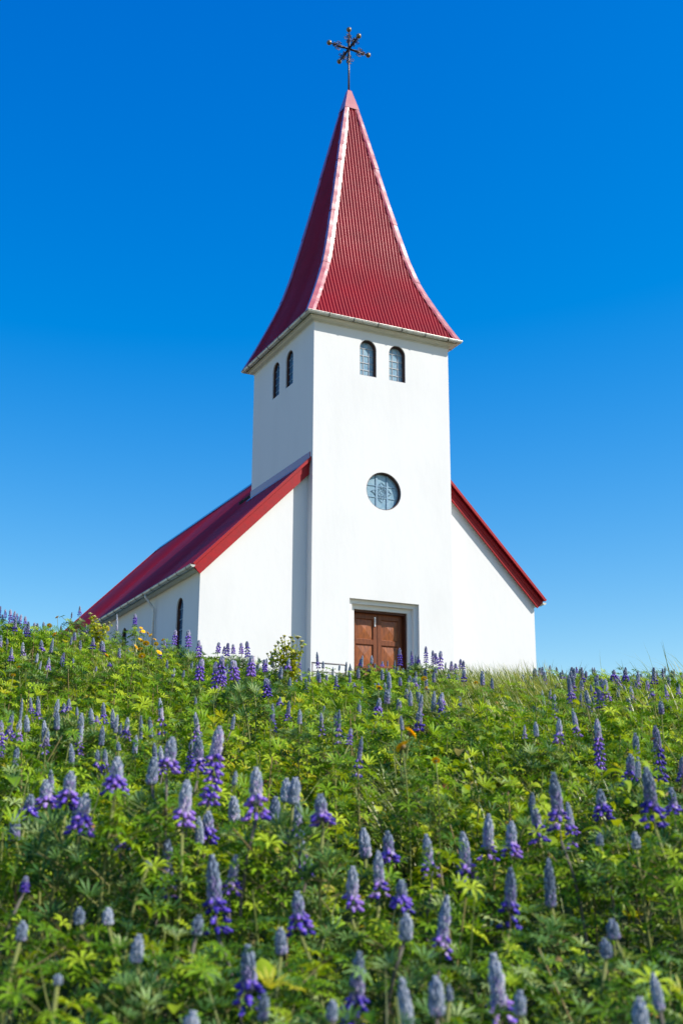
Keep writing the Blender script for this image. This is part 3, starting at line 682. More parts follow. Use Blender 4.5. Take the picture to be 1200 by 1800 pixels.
# ------------------------------------------------------------------ lupine spikes (unit length, tip at z=1, base at z=0; radius of the grey part = 1 in x,y)
def spike_mesh(kind, seed, ratio):
    """ratio = grey width / whole length. local z in metres for length 1; radii scaled by ratio/2"""
    r_ = np.random.default_rng(seed); parts = []; Rg = ratio/2
    budfrac = {'B': 1.0, 'P': 0.62, 'F': 0.36}[kind]
    if kind == 'P' and ratio < 0.18: budfrac = 0.45
    z0 = 1 - budfrac
    # buds in whorls
    step = Rg*0.42; nw = max(6, int(budfrac/step)); P = []; Nn = []; S = []; mi = []
    core = MB()
    for i in range(nw):
        t_ = (i + .5)/nw                                # 0 at the tip
        rad = Rg*min(1, (t_/0.45))**0.55 * (1 if kind == 'B' else 1 - .12*max(0, t_-.6)) * 0.80
        z = 1 - t_*budfrac
        nb_ = max(5, int(2*math.pi*rad/(Rg*0.50))) if rad > Rg*.3 else 4
        for k in range(nb_):
            a = 2*math.pi*(k + .5*(i % 2) + r_.uniform(-.15, .15))/nb_
            out = np.array([math.cos(a), math.sin(a), 0]); d_ = out*0.75 + np.array([0, 0, 0.9 + .8*(1-t_)]); 
            P.append(out*rad*r_.uniform(.70, .95) + [0, 0, z - Rg*.15]); Nn.append(d_); sc = Rg*r_.uniform(.85, 1.15)*(1.0 if t_ > .2 else .75)
            S.append((sc*.30, sc*.30, sc*.58)); mi.append(1 if (t_ > (.45 if kind != 'B' else .70) and r_.random() < (t_*.8 if kind != 'B' else .3)) or (kind == 'F' and r_.random() < .45) else 0)
    P = np.array(P); Nn = np.array(Nn); S = np.array(S); mi = np.array(mi); Rm = rot_from(Nn, r_.uniform(0, 6, len(P)))
    for q in (0, 1):
        k = mi == q
        if k.any(): parts.append((EL5[0], EL5[1], P[k], Rm[k], S[k], q))
    # inner core so no light shows through, and the stem axis
    cv, cf = ellips(8, 8); cv = np.array(cv)
    parts.append((cv, cf, np.array([[0, 0, 1 - budfrac*.56]]), np.eye(3)[None], np.array([[Rg*.72, Rg*.72, budfrac*.47]]), 0))
    parts.append((prism[0], prism[1], np.array([[0, 0, -.08]]), np.eye(3)[None], np.array([[Rg*.15, Rg*.15, 0.9]]), 4))
    # florets: banner + keel in whorls below
    if kind != 'B':
        wh = [] 
        if kind == 'F':
            n_ = max(4, int(z0/(Rg*1.05))); wh = [z0 - .0 - (z0)*(i + .3)/n_ for i in range(n_)]
        elif budfrac < .5: wh = [z0 - .02, z0 - .13, z0 - .30, z0 - .36][:3 + seed % 2]
        else: wh = [z0 + .05, z0 - .05, z0 - .17] + ([z0 - .30] if seed % 2 else [])
        FP = [[], [], []]; FN = [[], [], []]; FS = [[], [], []]
        for wi, z in enumerate(wh):
            nfl = 5 if kind == 'P' else 6; spread = Rg*(0.95 + .22*wi if kind == 'P' else .9 + .05*wi)
            if kind == 'P' and budfrac < .5: spread = Rg*(1.2 + .25*wi)
            for k in range(nfl):
                if kind == 'P' and r_.random() < (.12 if wi < 2 else .4): continue
                a = 2*math.pi*(k + .5*(wi % 2) + r_.uniform(-.2, .2))/nfl; out = np.array([math.cos(a), math.sin(a), 0.]); sz = Rg*r_.uniform(.85, 1.15)*(1.05 if kind == 'P' else .9)
                zz = z + r_.uniform(-.015, .015); c = out*spread + [0, 0, zz]
                # keel / wings: plump, drooping outward
                FP[0].append(c + out*sz*.25 + [0, 0, -sz*.12]); FN[0].append(out + [0, 0, -.25]); FS[0].append((sz*.34, sz*.34, sz*.62))
                # banner: flat disc standing up behind
                FP[1].append(c + [0, 0, sz*.30] - out*sz*.05); FN[1].append(out*.9 + [0, 0, .55]); FS[1].append((sz*.42, sz*.50, sz*.13))
                # pale patch in the throat
                if r_.random() < .8: FP[2].append(c + out*sz*.14 + [0, 0, sz*.26]); FN[2].append(out*.9 + [0, 0, .6]); FS[2].append((sz*.17, sz*.22, sz*.10))
        for q, mt in ((0, 2), (1, 2), (2, 3)):
            if FP[q]:
                A = np.array(FP[q]); N_ = np.array(FN[q]); parts.append((EL[0], EL[1], A, rot_from(N_, r_.uniform(0, .3, len(A))), np.array(FS[q]), mt if q != 1 else (3 if seed % 2 == 0 and kind == 'P' else 2)))
    me = scatter_mesh('flower_spike', parts)
    for k in ('bud', 'budv', 'flo', 'flop', 'pstem'): me.materials.append(M[k])
    return me
RAT = {'B': [.26, .34, .44, .56], 'P': [.12, .18, .24, .30, .36], 'F': [.16, .21, .26, .32]}
SPK = {}
for kd in RAT:
    for rt_ in RAT[kd]:
        for s_ in range(5): SPK[(kd, rt_, s_)] = spike_mesh(kd, 100*s_ + int(rt_*100) + s_, rt_)
def spike_for(kd, ratio, rnd):
    rt_ = min(RAT[kd], key=lambda q: abs(math.log(q/ratio))); return SPK[(kd, rt_, rnd.randrange(5))], rt_
# stems and leaf sets (unit height)
def stem_mesh(seed, mt):
    r_ = random.Random(seed); a, b_ = r_.uniform(-.05, .05), r_.uniform(-.05, .05)
    mb = MB(); pts = [(a*4*t_*(1-t_), b_*4*t_*(1-t_), t_) for t_ in [k/6 for k in range(7)]]
    mb.tube(pts, [.0058, .0055, .0052, .005, .0048, .0045, .004], 6)
    me = mb.mesh('stem'); me.materials.append(mt); return me
STEMS = [stem_mesh(i, M['stalk'] if i % 5 else M['pstem']) for i in range(5)]
def leaves_mesh(seed):
    """palmate leaves on petioles round a stem; height 1 = full stem height of 0.5 m"""
    r_ = np.random.default_rng(seed); P = []; N_ = []; S = []; mb = MB(); n_ = 27
    PP = []; PR = []; PS = []
    for k in range(n_):
        a = 2.4*k + r_.uniform(-.4, .4); h = .22 + .265*(k/15)**.6; e = r_.uniform(.04, .12); rise = r_.uniform(.02, .07)
        if k >= 15: h = .400 + .085*((k - 15)/11.)**.8; e = r_.uniform(.012, .055)*(1.3 - .5*(k - 15)/11.); rise = r_.uniform(.005, .03)     # the top whorl under the spike
        c = np.array([math.cos(a)*e, math.sin(a)*e, h + rise - .02]); P.append(c); N_.append((math.cos(a)*.5 + .15, math.sin(a)*.5 - .1, 1.)); S.append(r_.uniform(.03, .052)*(.85 if k >= 15 else 1))
        d_ = c - np.array([0, 0, h - .02]); PP.append((0, 0, h - .02)); PR.append(d_); PS.append((.0018, .0018, np.linalg.norm(d_)))
    P = np.array(P); N_ = np.array(N_); S = np.array(S)
    me = scatter_mesh('leaves', [(PALM[seed % 4][0], PALM[seed % 4][1], P, rot_from(N_, r_.uniform(0, 6, n_)), S, 0),
                                 (prism[0], prism[1], np.array(PP), rot_from(np.array(PR), np.zeros(n_)), np.array(PS), 1)])
    me.materials.append(M['leaf'] if seed % 2 else M['leafc']); me.materials.append(M['stalk']); return me
LEAVES = [leaves_mesh(i) for i in range(8)]

# spikes seen in the photograph: tip x, tip y, length, width of the grey part (pixels), kind
LUP = """2,1065,22,4,F;10,1071,16,4,F;19,1071,28,6,F;27,1074,24,5,F;31,1078,16,4,F;38,1080,30,6,F;45,1083,26,6,F;22,1092,18,5,B;61,1094,27,6,F;77,1093,12,5,B;108,1099,12,4,B;127,1076,9,3,B;141,1065,19,4,P;123,1102,22,4,B;139,1104,16,5,B;147,1103,14,4,B;152,1099,18,5,P;158,1098,22,5,F;166,1101,22,4,P;177,1116,28,6,F;84,1107,16,5,P;238,1079,20,6,F;206,1079,30,4,B;52,1115,36,7,F;41,1129,28,6,P;73,1125,26,7,P;68,1115,16,4,B;94,1122,25,6,B;127,1119,14,4,B;21,1138,29,6,P;67,1148,16,5,B;73,1162,14,4,B;87,1156,26,6,P;113,1147,25,6,F;109,1153,18,5,B;129,1157,10,4,B;170,1171,9,4,B;193,1164,8,5,P;6,1108,12,4,F;13,1122,10,4,B;5,1080,14,4,F
40,1227,36,5,B;54,1226,34,6,P;67,1224,48,8,P;103,1229,30,9,B;101,1248,32,10,B;113,1236,22,6,P;122,1228,27,7,P;136,1243,14,5,B;160,1245,26,9,B;144,1253,30,11,B;182,1235,38,8,P;171,1258,14,6,P;198,1246,32,9,B;207,1256,30,7,B;213,1271,18,6,B;225,1261,42,9,P;248,1258,40,9,B;263,1260,34,9,B;281,1227,80,9,P;240,1292,30,9,B;208,1304,14,8,B;181,1276,32,10,B;144,1277,50,9,P;125,1307,34,10,B;172,1318,42,9,P;185,1317,46,9,P;23,1250,60,9,P;47,1257,28,10,B;36,1265,44,10,P;3,1266,65,9,F;78,1266,75,9,P;31,1309,36,11,B;271,1306,26,9,B;282,1311,50,9,P;272,1330,44,18,B;207,1330,66,20,P;90,1353,64,11,P;81,1370,56,18,P;126,1355,64,19,P;55,1396,42,16,P;152,1394,70,20,P;140,1405,40,16,B
343,1252,60,10,P;412,1255,26,7,B;479,1237,50,8,P;527,1247,24,8,B;508,1232,42,8,P;564,1253,50,7,P;596,1247,76,7,P;303,1295,72,19,P;349,1293,72,16,P;386,1276,138,24,F;337,1300,60,10,F;329,1370,92,20,P;366,1425,56,18,P;349,1435,44,14,B;410,1399,40,18,B;450,1348,90,20,P;485,1400,42,18,B;504,1367,38,15,B;519,1366,42,20,B;524,1409,85,18,P;562,1395,62,20,P;415,1355,22,9,B
309,1107,28,7,F;331,1107,32,9,F;350,1125,32,8,F;354,1134,16,5,B;385,1129,20,7,F;395,1136,14,5,F;401,1130,24,7,F;410,1132,18,6,F;424,1130,20,7,F;434,1127,30,8,F;355,1158,40,12,F;380,1163,50,12,F;391,1152,50,12,F;395,1178,30,9,F;410,1160,36,14,F;443,1152,38,12,F;455,1157,22,6,B;465,1159,24,8,F;477,1150,22,7,B;469,1157,14,5,B;495,1172,20,8,B;508,1157,26,7,P;518,1150,34,8,F;527,1158,24,5,F;527,1181,16,6,B;510,1191,20,7,B;468,1192,34,12,F;452,1205,16,6,B;420,1196,20,5,B;492,1225,18,7,P;557,1146,34,5,P;568,1162,12,5,B;543,1173,10,5,B;585,1172,18,4,B;338,1162,20,6,B;346,1164,14,5,B;307,1175,14,6,B;324,1178,12,5,B;344,1225,14,5,B;597,1168,10,4,B;570,1240,10,4,B
609,1163,16,4,B;615,1166,12,3,B;614,1172,14,4,B;637,1152,20,5,B;633,1158,14,4,P;653,1152,14,5,B;648,1168,16,4,P;659,1166,10,4,B;672,1162,12,4,P;681,1161,10,3,B;694,1161,22,4,B;702,1139,32,7,F;723,1144,26,5,F;731,1149,16,4,B;735,1152,14,4,P;748,1136,30,6,F;760,1143,26,6,F;765,1148,20,6,F;774,1144,34,8,F;783,1164,10,3,B;793,1162,20,6,F;800,1166,20,7,F;809,1158,26,6,F;814,1161,26,6,F;827,1178,12,4,B;854,1179,12,5,B;803,1185,16,6,B;788,1184,12,5,P;722,1182,12,5,P;683,1181,28,8,B;684,1210,16,5,B;665,1200,10,5,B;676,1200,10,5,B;731,1189,24,7,P;733,1206,26,8,B;763,1215,28,8,B;777,1217,26,8,P;772,1225,36,9,P;721,1214,26,8,B;741,1220,75,8,P;667,1227,30,9,P;631,1229,26,7,B;704,1258,24,7,B;807,1224,16,7,B;636,1294,88,8,P;622,1200,10,5,P;617,1280,30,8,F
956,1180,24,6,P;966,1169,10,4,B;977,1172,8,4,B;1012,1172,12,4,F;1040,1173,12,4,B;1044,1173,14,4,B;993,1186,8,4,P;1049,1186,22,6,F;1057,1193,16,6,F;1078,1177,18,7,P;1085,1188,28,7,F;1097,1176,22,7,P;1120,1180,38,7,P;1147,1186,18,6,B;1137,1196,20,6,F;1168,1171,12,3,B;1184,1176,26,5,B;1174,1190,14,6,B;1190,1198,35,7,P;1198,1185,14,4,B;1168,1202,54,7,F;1145,1210,20,7,P;1086,1208,16,6,B;1037,1203,12,5,B;1020,1218,14,5,B;998,1187,58,9,P;967,1212,22,4,P;952,1214,24,5,B;974,1221,44,9,P;1049,1198,54,9,P;1063,1193,40,9,P;1107,1206,36,8,P;1096,1205,10,5,B;1005,1245,60,9,P;982,1263,50,11,P;940,1269,24,9,B;921,1274,28,5,P;1048,1263,90,14,F;1115,1288,36,12,B;1107,1325,56,14,P;1120,1330,34,10,B;1150,1275,110,16,F;1198,1330,50,12,P
971,1357,115,19,P;996,1410,88,12,P;935,1393,32,11,B;937,1414,65,15,P;1053,1387,52,15,P;1134,1348,105,20,P;1178,1384,54,14,P;898,1443,70,17,P;1114,1462,26,14,B;1053,1464,20,13,B;963,1508,75,17,B;897,1525,100,18,P
28,1427,45,17,B;211,1461,36,16,P;295,1470,120,18,P;47,1540,26,12,F;262,1510,12,12,B;372,1502,130,22,P;415,1502,76,16,P;528,1470,80,17,P;522,1566,70,19,P;350,1608,30,18,B
638,1455,46,18,B;680,1460,62,17,P;664,1495,90,17,P;620,1522,84,18,P;705,1546,52,18,P;748,1466,84,16,P;812,1462,95,18,P;858,1430,90,17,P;785,1574,120,18,P
41,1618,30,17,B;140,1594,26,17,B;191,1595,26,17,B;245,1642,42,19,B;102,1712,16,15,B;435,1660,108,24,P;492,1630,40,19,B;465,1745,40,17,B;340,1776,40,24,B;585,1757,30,17,B;714,1605,40,21,B;632,1672,125,22,P;705,1718,100,22,B;765,1715,58,24,B;866,1675,130,24,P;787,1730,24,12,B;1073,1615,30,19,B;1060,1648,30,18,B;1146,1710,55,17,B;913,1740,36,18,B;1122,1752,60,26,B"""
lup = []
for tok in LUP.replace('\n', ';').split(';'):
    x, y, ln, w_, kd = tok.split(','); lup.append([float(x), float(y), float(ln), float(w_), kd])
rnd = random.Random(3); roots = []
for e in lup:
    x, y, ln, w_, kd = e
    real = {'B': .032, 'P': .031, 'F': .042}[kd]
    dg_ = min(12.6, real*F_PX/w_)
    p_, h_ = plant_at(x, y, dg_, .50, .84)
    e += [p_, h_]
# labels: how it looks, where on the slope, and its rank there
def zone(e):
    x, y = e[0], e[1]
    zx = ('at left edge' if x < 150 else 'below nave side wall' if x < 350 else 'below left gable' if x < 545 else 'below tower left half' if x < 665 else 'below tower right half' if x < 800 else 'below right gable' if x < 942 else 'below open sky' if x < 1085 else 'at right edge')
    zy = ('on the crest' if y < (1110 if x < 250 else 1150 if x < 545 else 1180) else 'just under the crest' if y < (1180 if x < 250 else 1205 if x < 545 else 1215) else 'mid slope' if y < 1345 else 'in blurred foreground' if y < 1540 else 'in nearest blurred row')
    return zx, zy
LOOK = {'B': 'closed grey lupine spike', 'P': 'half open lupine, grey tip over violet florets', 'F': 'fully open violet lupine'}
cells = {}
for i, e in enumerate(lup): cells.setdefault((zone(e), e[4]), []).append(i)
ORD = ['leftmost', 'second from left', 'third from left', 'fourth from left', 'fifth from left', 'sixth from left', 'seventh from left', 'eighth from left', 'ninth from left', 'tenth from left', 'eleventh from left', 'twelfth from left', 'thirteenth from left', 'fourteenth from left']
lab = {}
for (z, kd), ids in cells.items():
    ids.sort(key=lambda i: lup[i][0])
    for k, i in enumerate(ids):
        rk = '' if len(ids) == 1 else (', rightmost' if k == len(ids) - 1 else ', ' + ORD[k])
        look = LOOK[kd] if not (kd == 'P') else 'half open grey violet lupine'
        lab[i] = f"{look} {z[1]} {z[0]}{rk}"
BASE = Vector((0, 0, 1))
for i, e in enumerate(lup):
    x, y, ln, w_, kd, p_, h_ = e
    gx, gy_ = p_.x + rnd.uniform(-.075, .075), p_.y + rnd.uniform(-.05, .05); g0 = gz(gx, gy_)
    d = p_.y; Lm = ln/F_PX*d*1.02; ratio = w_/ln; Wm = w_/F_PX*d*((1.08 if w_ > 13 else .96) if kd != 'F' else .84)
    tip = p_; axis = (tip - Vector((gx, gy_, g0))); H = axis.length
    root = empty('lupine', (gx, gy_, g0)); tag(root, lab[i], 'lupine', 'lupine spikes growing on the hillside')
    root.rotation_mode = 'QUATERNION'; root.rotation_quaternion = axis.to_track_quat('Z', 'Y')
    sm, rt_ = spike_for(kd, ratio, rnd)
    sp = bpy.data.objects.new('flower_spike', sm); col.objects.link(sp); sp.parent = root; sp.location = (0, 0, H - Lm)
    k = Wm/(rt_*1.0); sp.scale = (k, k, Lm); sp.rotation_euler = (0, 0, rnd.uniform(0, 6.28))
    st = bpy.data.objects.new('stem', STEMS[rnd.randrange(5)]); col.objects.link(st); st.parent = root; st.location = (0, 0, -.01); st.scale = (1, 1, H - Lm + .015); st.rotation_euler = (0, 0, rnd.uniform(0, 6.28))
    if w_ < 12: st.scale = (.8, .8, H - Lm + .015)
    lv = bpy.data.objects.new('leaves', LEAVES[rnd.randrange(8)]); col.objects.link(lv); lv.parent = root; s_ = (H - Lm)/.5; lv.scale = (1, 1, s_); lv.rotation_euler = (0, 0, rnd.uniform(0, 6.28))
    lv.location = (0, 0, min(0, H - Lm - .03 - .50*s_))
    roots.append((gx, gy_, H - Lm, H))
roots = np.array(roots)

# ------------------------------------------------------------------ yellow flowers
def yellow_head(seed, petals=26):
    r_ = np.random.default_rng(seed); P = []; N_ = []; S = []
    pv = [(0, -.12, 0), (0, .12, 0), (.55, .17, .06), (1, .05, -.02), (1, -.05, -.02), (.55, -.17, .06)]; pf = [(0, 1, 2, 5), (5, 2, 3, 4)]
    for ring, (n_, s_, up) in enumerate(((petals, 1.0, .12), (petals - 6, .72, .35), (12, .45, .7))):
        for k in range(n_):
            a = 2*math.pi*(k + r_.uniform(-.2, .2))/n_; P.append((0, 0, ring*.05)); 
            x = np.array([math.cos(a), math.sin(a), up + r_.uniform(-.08, .08)]); x /= np.linalg.norm(x); y = np.array([-math.sin(a), math.cos(a), 0]); z = np.cross(x, y)
            N_.append(np.stack([x, y, z], 1)); S.append(s_*r_.uniform(.9, 1.05))
    me = scatter_mesh('flower_head', [(pv, pf, np.array(P, float), np.array(N_), np.array(S), 0), (EL[0], EL[1], np.array([[0, 0, -.12]]), np.eye(3)[None], np.array([[.36, .36, .22]]), 1), (EL[0], EL[1], np.array([[0, 0, .1]]), np.eye(3)[None], np.array([[.26, .26, .1]]), 2)])
    for k in ('yel', 'stalk', 'yeld'): me.materials.append(M[k])
    return me
YH = [yellow_head(i) for i in range(4)]
YEL = [(101,1085,6),(87,1100,7),(97,1115,9),(188,1105,8),(248,1104,5),(252,1110,6),(247,1111,5),(260,1113,5),(265,1117,6),(247,1124,6),(250,1127,5),(257,1131,9),(272,1124,5),(275,1132,6),(239,1138,9),(247,1141,7),(250,1153,9),(280,1147,8),(187,1152,9),(287,1125,5),(176,1102,6),(446,1155,5),(666,1209,9),(749,1210,11),(721,1289,23),(707,1312,25),(766,1337,12),(836,1200,5),(745,1193,8),(24,1187,6),(34,1173,5)]
YLAB = {24: 'large yellow flower below the door, upper of the closest pair', 25: 'large yellow flower below the door, lower of the closest pair', 26: 'small yellow flower right of and under the closest pair', 22: 'small yellow flower mid slope under the left door leaf', 23: 'small yellow flower mid slope under the right door jamb', 27: 'tiny yellow flower on the grass tussock below the right gable', 28: 'tiny yellow flower among stalks under the right door jamb near the crest', 21: 'tiny orange flower beside open lupines below the left gable', 0: 'orange flower standing highest against the sky at the left', 1: 'orange flower against the sky beside the highest one', 2: 'larger orange flower over the bare reddish soil at the left', 18: 'orange flower alone on the slope left of the main orange cluster', 29: 'tiny orange flower at the far left, left of its neighbour', 30: 'tiny orange flower at the far left, right of its neighbour', 3: 'orange flower beside the pale umbels under the nave roof end', 20: 'smaller orange flower left of the pale umbels under the nave roof'}
cl = [i for i in range(len(YEL)) if i not in YLAB]; cl.sort(key=lambda i: YEL[i][0]*1.0 + YEL[i][1]*.001)
for k, i in enumerate(cl): YLAB[i] = f"orange flower of the cluster by the nave wall, {ORD[k] if k < len(ORD) and k < len(cl) - 1 else 'rightmost'}"
for i, (x, y, w_) in enumerate(YEL):
    p_, h_ = plant_at(x, y, min(12.5, .050*F_PX/w_), .52, .85); gx, gy_ = p_.x + rnd.uniform(-.03, .03), p_.y + rnd.uniform(-.02, .02); g0 = gz(gx, gy_)
    root = empty('yellow_flower', (gx, gy_, g0)); tag(root, YLAB[i], 'flower', 'orange yellow daisy flowers'); axis = p_ - Vector((gx, gy_, g0)); H = axis.length
    root.rotation_mode = 'QUATERNION'; root.rotation_quaternion = axis.to_track_quat('Z', 'Y'); r0 = w_/2/F_PX*p_.y*(1.35 if w_ > 10 else 1.5)
    hd = bpy.data.objects.new('flower_head', YH[i % 4]); col.objects.link(hd); hd.parent = root; hd.location = (0, 0, H); hd.scale = (r0, r0, r0); hd.rotation_euler = (R(rnd.uniform(38, 50) if w_ > 10 else rnd.uniform(25, 55)), R(rnd.uniform(-5, 20)), rnd.uniform(-.5, .5))
    st = bpy.data.objects.new('stem', STEMS[1 + (i % 2)]); col.objects.link(st); st.parent = root; st.location = (0, 0, -.01); st.scale = (.5, .5, H - r0*.1 + .01)
    lv = bpy.data.objects.new('leaves', LEAVES[i % 6]); col.objects.link(lv); lv.parent = root; lv.scale = (.8, .8, min(.9, H*.75/.5))
    roots = np.vstack([roots, [gx, gy_, H - .10, H], [gx + .03, gy_, H - .10, H]])

# ------------------------------------------------------------------ angelica plants with umbels
def umbel(mb_, c, r0, r_, flat):
    c = Vector(c)
    for k in range(16 if flat else 11):
        a = 2.4*k; q = math.sqrt((k + .5)/16)
        p_ = c + Vector((math.cos(a)*q*r0, math.sin(a)*q*r0, (0.25 if flat else .85)*r0*(1 - q*q)))
        mb_[0].tube([c - Vector((0, 0, r0*.7)), p_], .0012, 4, 1, caps=False)
        s_ = r0*(.36 if flat else .32)*r_.uniform(.8, 1.2)
        for j in range(5):
            o_ = Vector((r_.uniform(-1, 1), r_.uniform(-1, 1), r_.uniform(-.4, .5)))*s_*.8
            mb_[0].ball(p_ + o_, (s_*.55, s_*.55, s_*.4), 5, 3, 0)
def angelica(name, label, base, H, heads, seed, leaf_n):
    r_ = random.Random(seed); root = empty(name, base); tag(root, label, 'wild plant'); b0 = Vector(base)
    mb = MB(); fork = Vector((0, 0, H*.55)); mb.tube([(0, 0, -.02), (.005, 0, H*.3), fork], [.008, .007, .0055], 7)
    for (dx, dy, dz, r0, flat) in heads:
        e = Vector((dx, dy, dz - r0*.7)); mb.tube([fork, fork.lerp(e, .5) + Vector((dx*.18, dy*.18, -.01)), e], [.0042, .003, .0025], 5, caps=False)
    mb.build('stem', M['stalk'], root)
    for (dx, dy, dz, r0, flat) in heads:
        m1 = MB(); umbel([m1], (dx, dy, dz), r0, r_, flat); m1.build('umbel', [M['umb'], M['stalk']], root)
    P = []; N_ = []; S = []; g = np.random.default_rng(seed)
    for k in range(leaf_n):
        hd = heads[r_.randrange(len(heads))]; t_ = g.uniform(.05, .92); c = np.array([hd[0]*t_, hd[1]*t_, H*.55 + (hd[2] - H*.55)*t_]) + g.normal(0, .02, 3); P.append(c); N_.append(g.normal(0, .6, 3) + [0, -.2, 1]); S.append(g.uniform(.02, .042))
    me = scatter_mesh('leaves', [(OV[0][0], OV[0][1], np.array(P), rot_from(np.array(N_), g.uniform(0, 6, len(P))), np.array(S), 0)]); link('leaves', me, root, M['leafy'])
def local_heads(base, lst, d):
    out = []
    for x, y, w_, flat in lst:
        q = place(x, y, d + rnd.uniform(-.07, .07)); out.append((q.x - base[0], q.y - base[1], q.z - base[2], w_/2/F_PX*d, flat))
    return out
d = 9.3; b_ = place(512, 1180, d); base = (b_.x, b_.y, gz(b_.x, b_.y)); Hh = place(512, 1117, d).z - base[2]
angelica('angelica_plant', 'pale angelica with cream umbels standing against the gable left of the tower corner', base, Hh,
   local_heads(base, [(523,1120,11,True),(530,1129,9,False),(511,1120,8,True),(500,1119,7,False),(489,1131,7,False),(497,1130,6,False),(484,1136,6,False),(494,1122,5,False),(520,1148,16,True),(531,1138,8,False),(515,1128,7,False),(508,1132,7,False),(483,1143,6,False),(470,1150,5,False),(476,1147,5,False),(503,1140,6,False),(492,1148,6,False)], d), 7, 520)
d = 10.3; b_ = place(170, 1150, d); base = (b_.x, b_.y, gz(b_.x, b_.y)); Hh = place(165, 1085, d).z - base[2]
angelica('angelica_plant', 'yellow green angelica with round umbels in front of the nave roof end', base, Hh,
   local_heads(base, [(159,1080,7,False),(166,1085,7,False),(163,1092,5,False),(171,1089,5,False),(177,1101,6,False),(192,1095,5,False),(184,1098,5,False)], d), 9, 260)

# ------------------------------------------------------------------ leafy ground cover: nobody could count it
def wedge(n, y0, y1, dens_pow=1.0):
    y = y0 + (y1 - y0)*rng.random(n)**dens_pow; half = 0.30*y + 0.9
    return (rng.random(n)*2 - 1)*half, y
def area(y0, y1): return (0.30*(y1*y1 - y0*y0) + 1.8*(y1 - y0))
patches_y = [((200,1125),.7),((290,1165),.5),((120,1130),.4),((470,1290),.4),((500,1225),.75),((560,1190),.5),((540,1260),.55),((165,1130),.5),((525,1185),.45)]
patches_b = [((240,1210),1.3),((560,1330),.6),((760,1440),.6),((910,1430),.6),((820,1330),.4),((120,1205),.8),((330,1330),.5),((560,1400),.6),((720,1400),.7),((860,1400),.8),((960,1390),.6),((470,1330),.5),((640,1350),.5),((330,1200),.8),((300,1270),.7),((430,1290),.5)]
def patch_xy(px, py):
    best = None
    for d_ in np.linspace(2.2, 12, 200):
        q = place(px, py, d_); h = q.z - gz(q.x, q.y)
        if best is None or abs(h - .38) < best[0]: best = (abs(h - .38), q.x, q.y)
    return best[1], best[2]
PY = [(patch_xy(*a), r_) for a, r_ in patches_y]; PB = [(patch_xy(*a), r_) for a, r_ in patches_b]
def inpatch(x, y, PP):
    v = np.zeros_like(x)
    for (cx, cy), r_ in PP: v = np.maximum(v, 1 - np.hypot(x - cx, (y - cy)*.8)/r_*(1))
    return v
DIPS = [(patch_xy(a_, b_), r_, d_) for a_, b_, r_, d_ in [(395,1262,.40,.26),(320,1250,.25,.18),(600,1410,.30,.25),(680,1500,.28,.28),(560,1300,.25,.15),(860,1460,.2,.15),(740,1360,.25,.14),(120,1700,.22,.25),(40,1640,.2,.22),(1110,1560,.2,.22),(430,1560,.15,.18),(290,1330,.2,.15),(640,1330,.2,.15),(960,1560,.15,.2)]]
def canopy(x, y):
    k = smooth(4.5, 8.0, y); h = (.44 - .14*k) + .42*fnoise(x*1.9 + 5, y*1.9) + (.40 - .12*k)*fnoise(x*4.6, y*4.6 + 9)
    for (cx, cy), r_, dp in DIPS: h = h - dp*np.exp(-((x - cx)**2 + ((y - cy)*.8)**2)/(r_*r_))
    return np.clip(h, .08, .60 - .12*k)
def clampcan(x, y, h):
    out = h.copy()
    for s in range(0, len(x), 8000):
        sl = slice(s, s + 8000); dx = x[sl, None] - roots[None, :, 0]; dy = y[sl, None] - roots[None, :, 1]
        near = (np.abs(dx) < .07) & (dy > -.17 - .24*smooth(3.4, 5.5, roots[None, :, 1])) & (dy < .08)
        lim = np.where(near, roots[None, :, 2] - .005 + np.maximum(0, -dy)*-.10, 9).min(1); out[sl] = np.minimum(out[sl], np.maximum(lim, .12))
    return out
tussock_spots = [(850,1205,.42),(905,1200,.5),(930,1215,.4),(870,1240,.45),(900,1265,.3),(215,1145,.5)]
PG = [(patch_xy(a_, b_), r_) for a_, b_, r_ in tussock_spots]
parts = []; zones = [(0.9, 3.2, 92, 480, .041), (3.2, 5.5, 74, 380, .046), (5.5, 8.5, 54, 210, .062), (8.5, 14, 42, 170, .068)]
def put_leaves(x, y, P, N_, spin, S, allow_broad=True):
    n_ = len(x); N_ = N_/np.linalg.norm(N_, axis=1, keepdims=True) + np.array([SUN.x, SUN.y, SUN.z])*.55     # lupine leaves turn to the sun
    Rm = rot_from(N_, spin); kind = rng.integers(0, 4, n_)
    pb = inpatch(x, y, PB) + rng.normal(0, .12, n_); py_ = inpatch(x, y, PY) + rng.normal(0, .15, n_); pg = inpatch(x, y, PG)
    live = ~((pg > .18) & (rng.random(n_) < .9))
    isb = live & allow_broad & (pb > .22) & (rng.random(n_) < .78); isy = live & (py_ > .30) & ~isb & (rng.random(n_) < .8); rest = live & ~isb & ~isy
    for k in range(4):
        cool = rng.random(n_) < .75 - .55*smooth(2.4, 4.6, y)
        q = rest & (kind == k) & ~cool; parts.append((*PALM[k], P[q], Rm[q], S[q], 0))
        q = rest & (kind == k) & cool; parts.append((*PALM[k], P[q], Rm[q], S[q], 6))
        q = isy & (kind == k); parts.append((*PALM[k], P[q], Rm[q], S[q]*.9, 1))
    for k in range(3):
        q = isb & (kind == k); parts.append((*OV[k], P[q], Rm[q], S[q]*1.3*rng.uniform(.6, 1.5, q.sum()), 2))
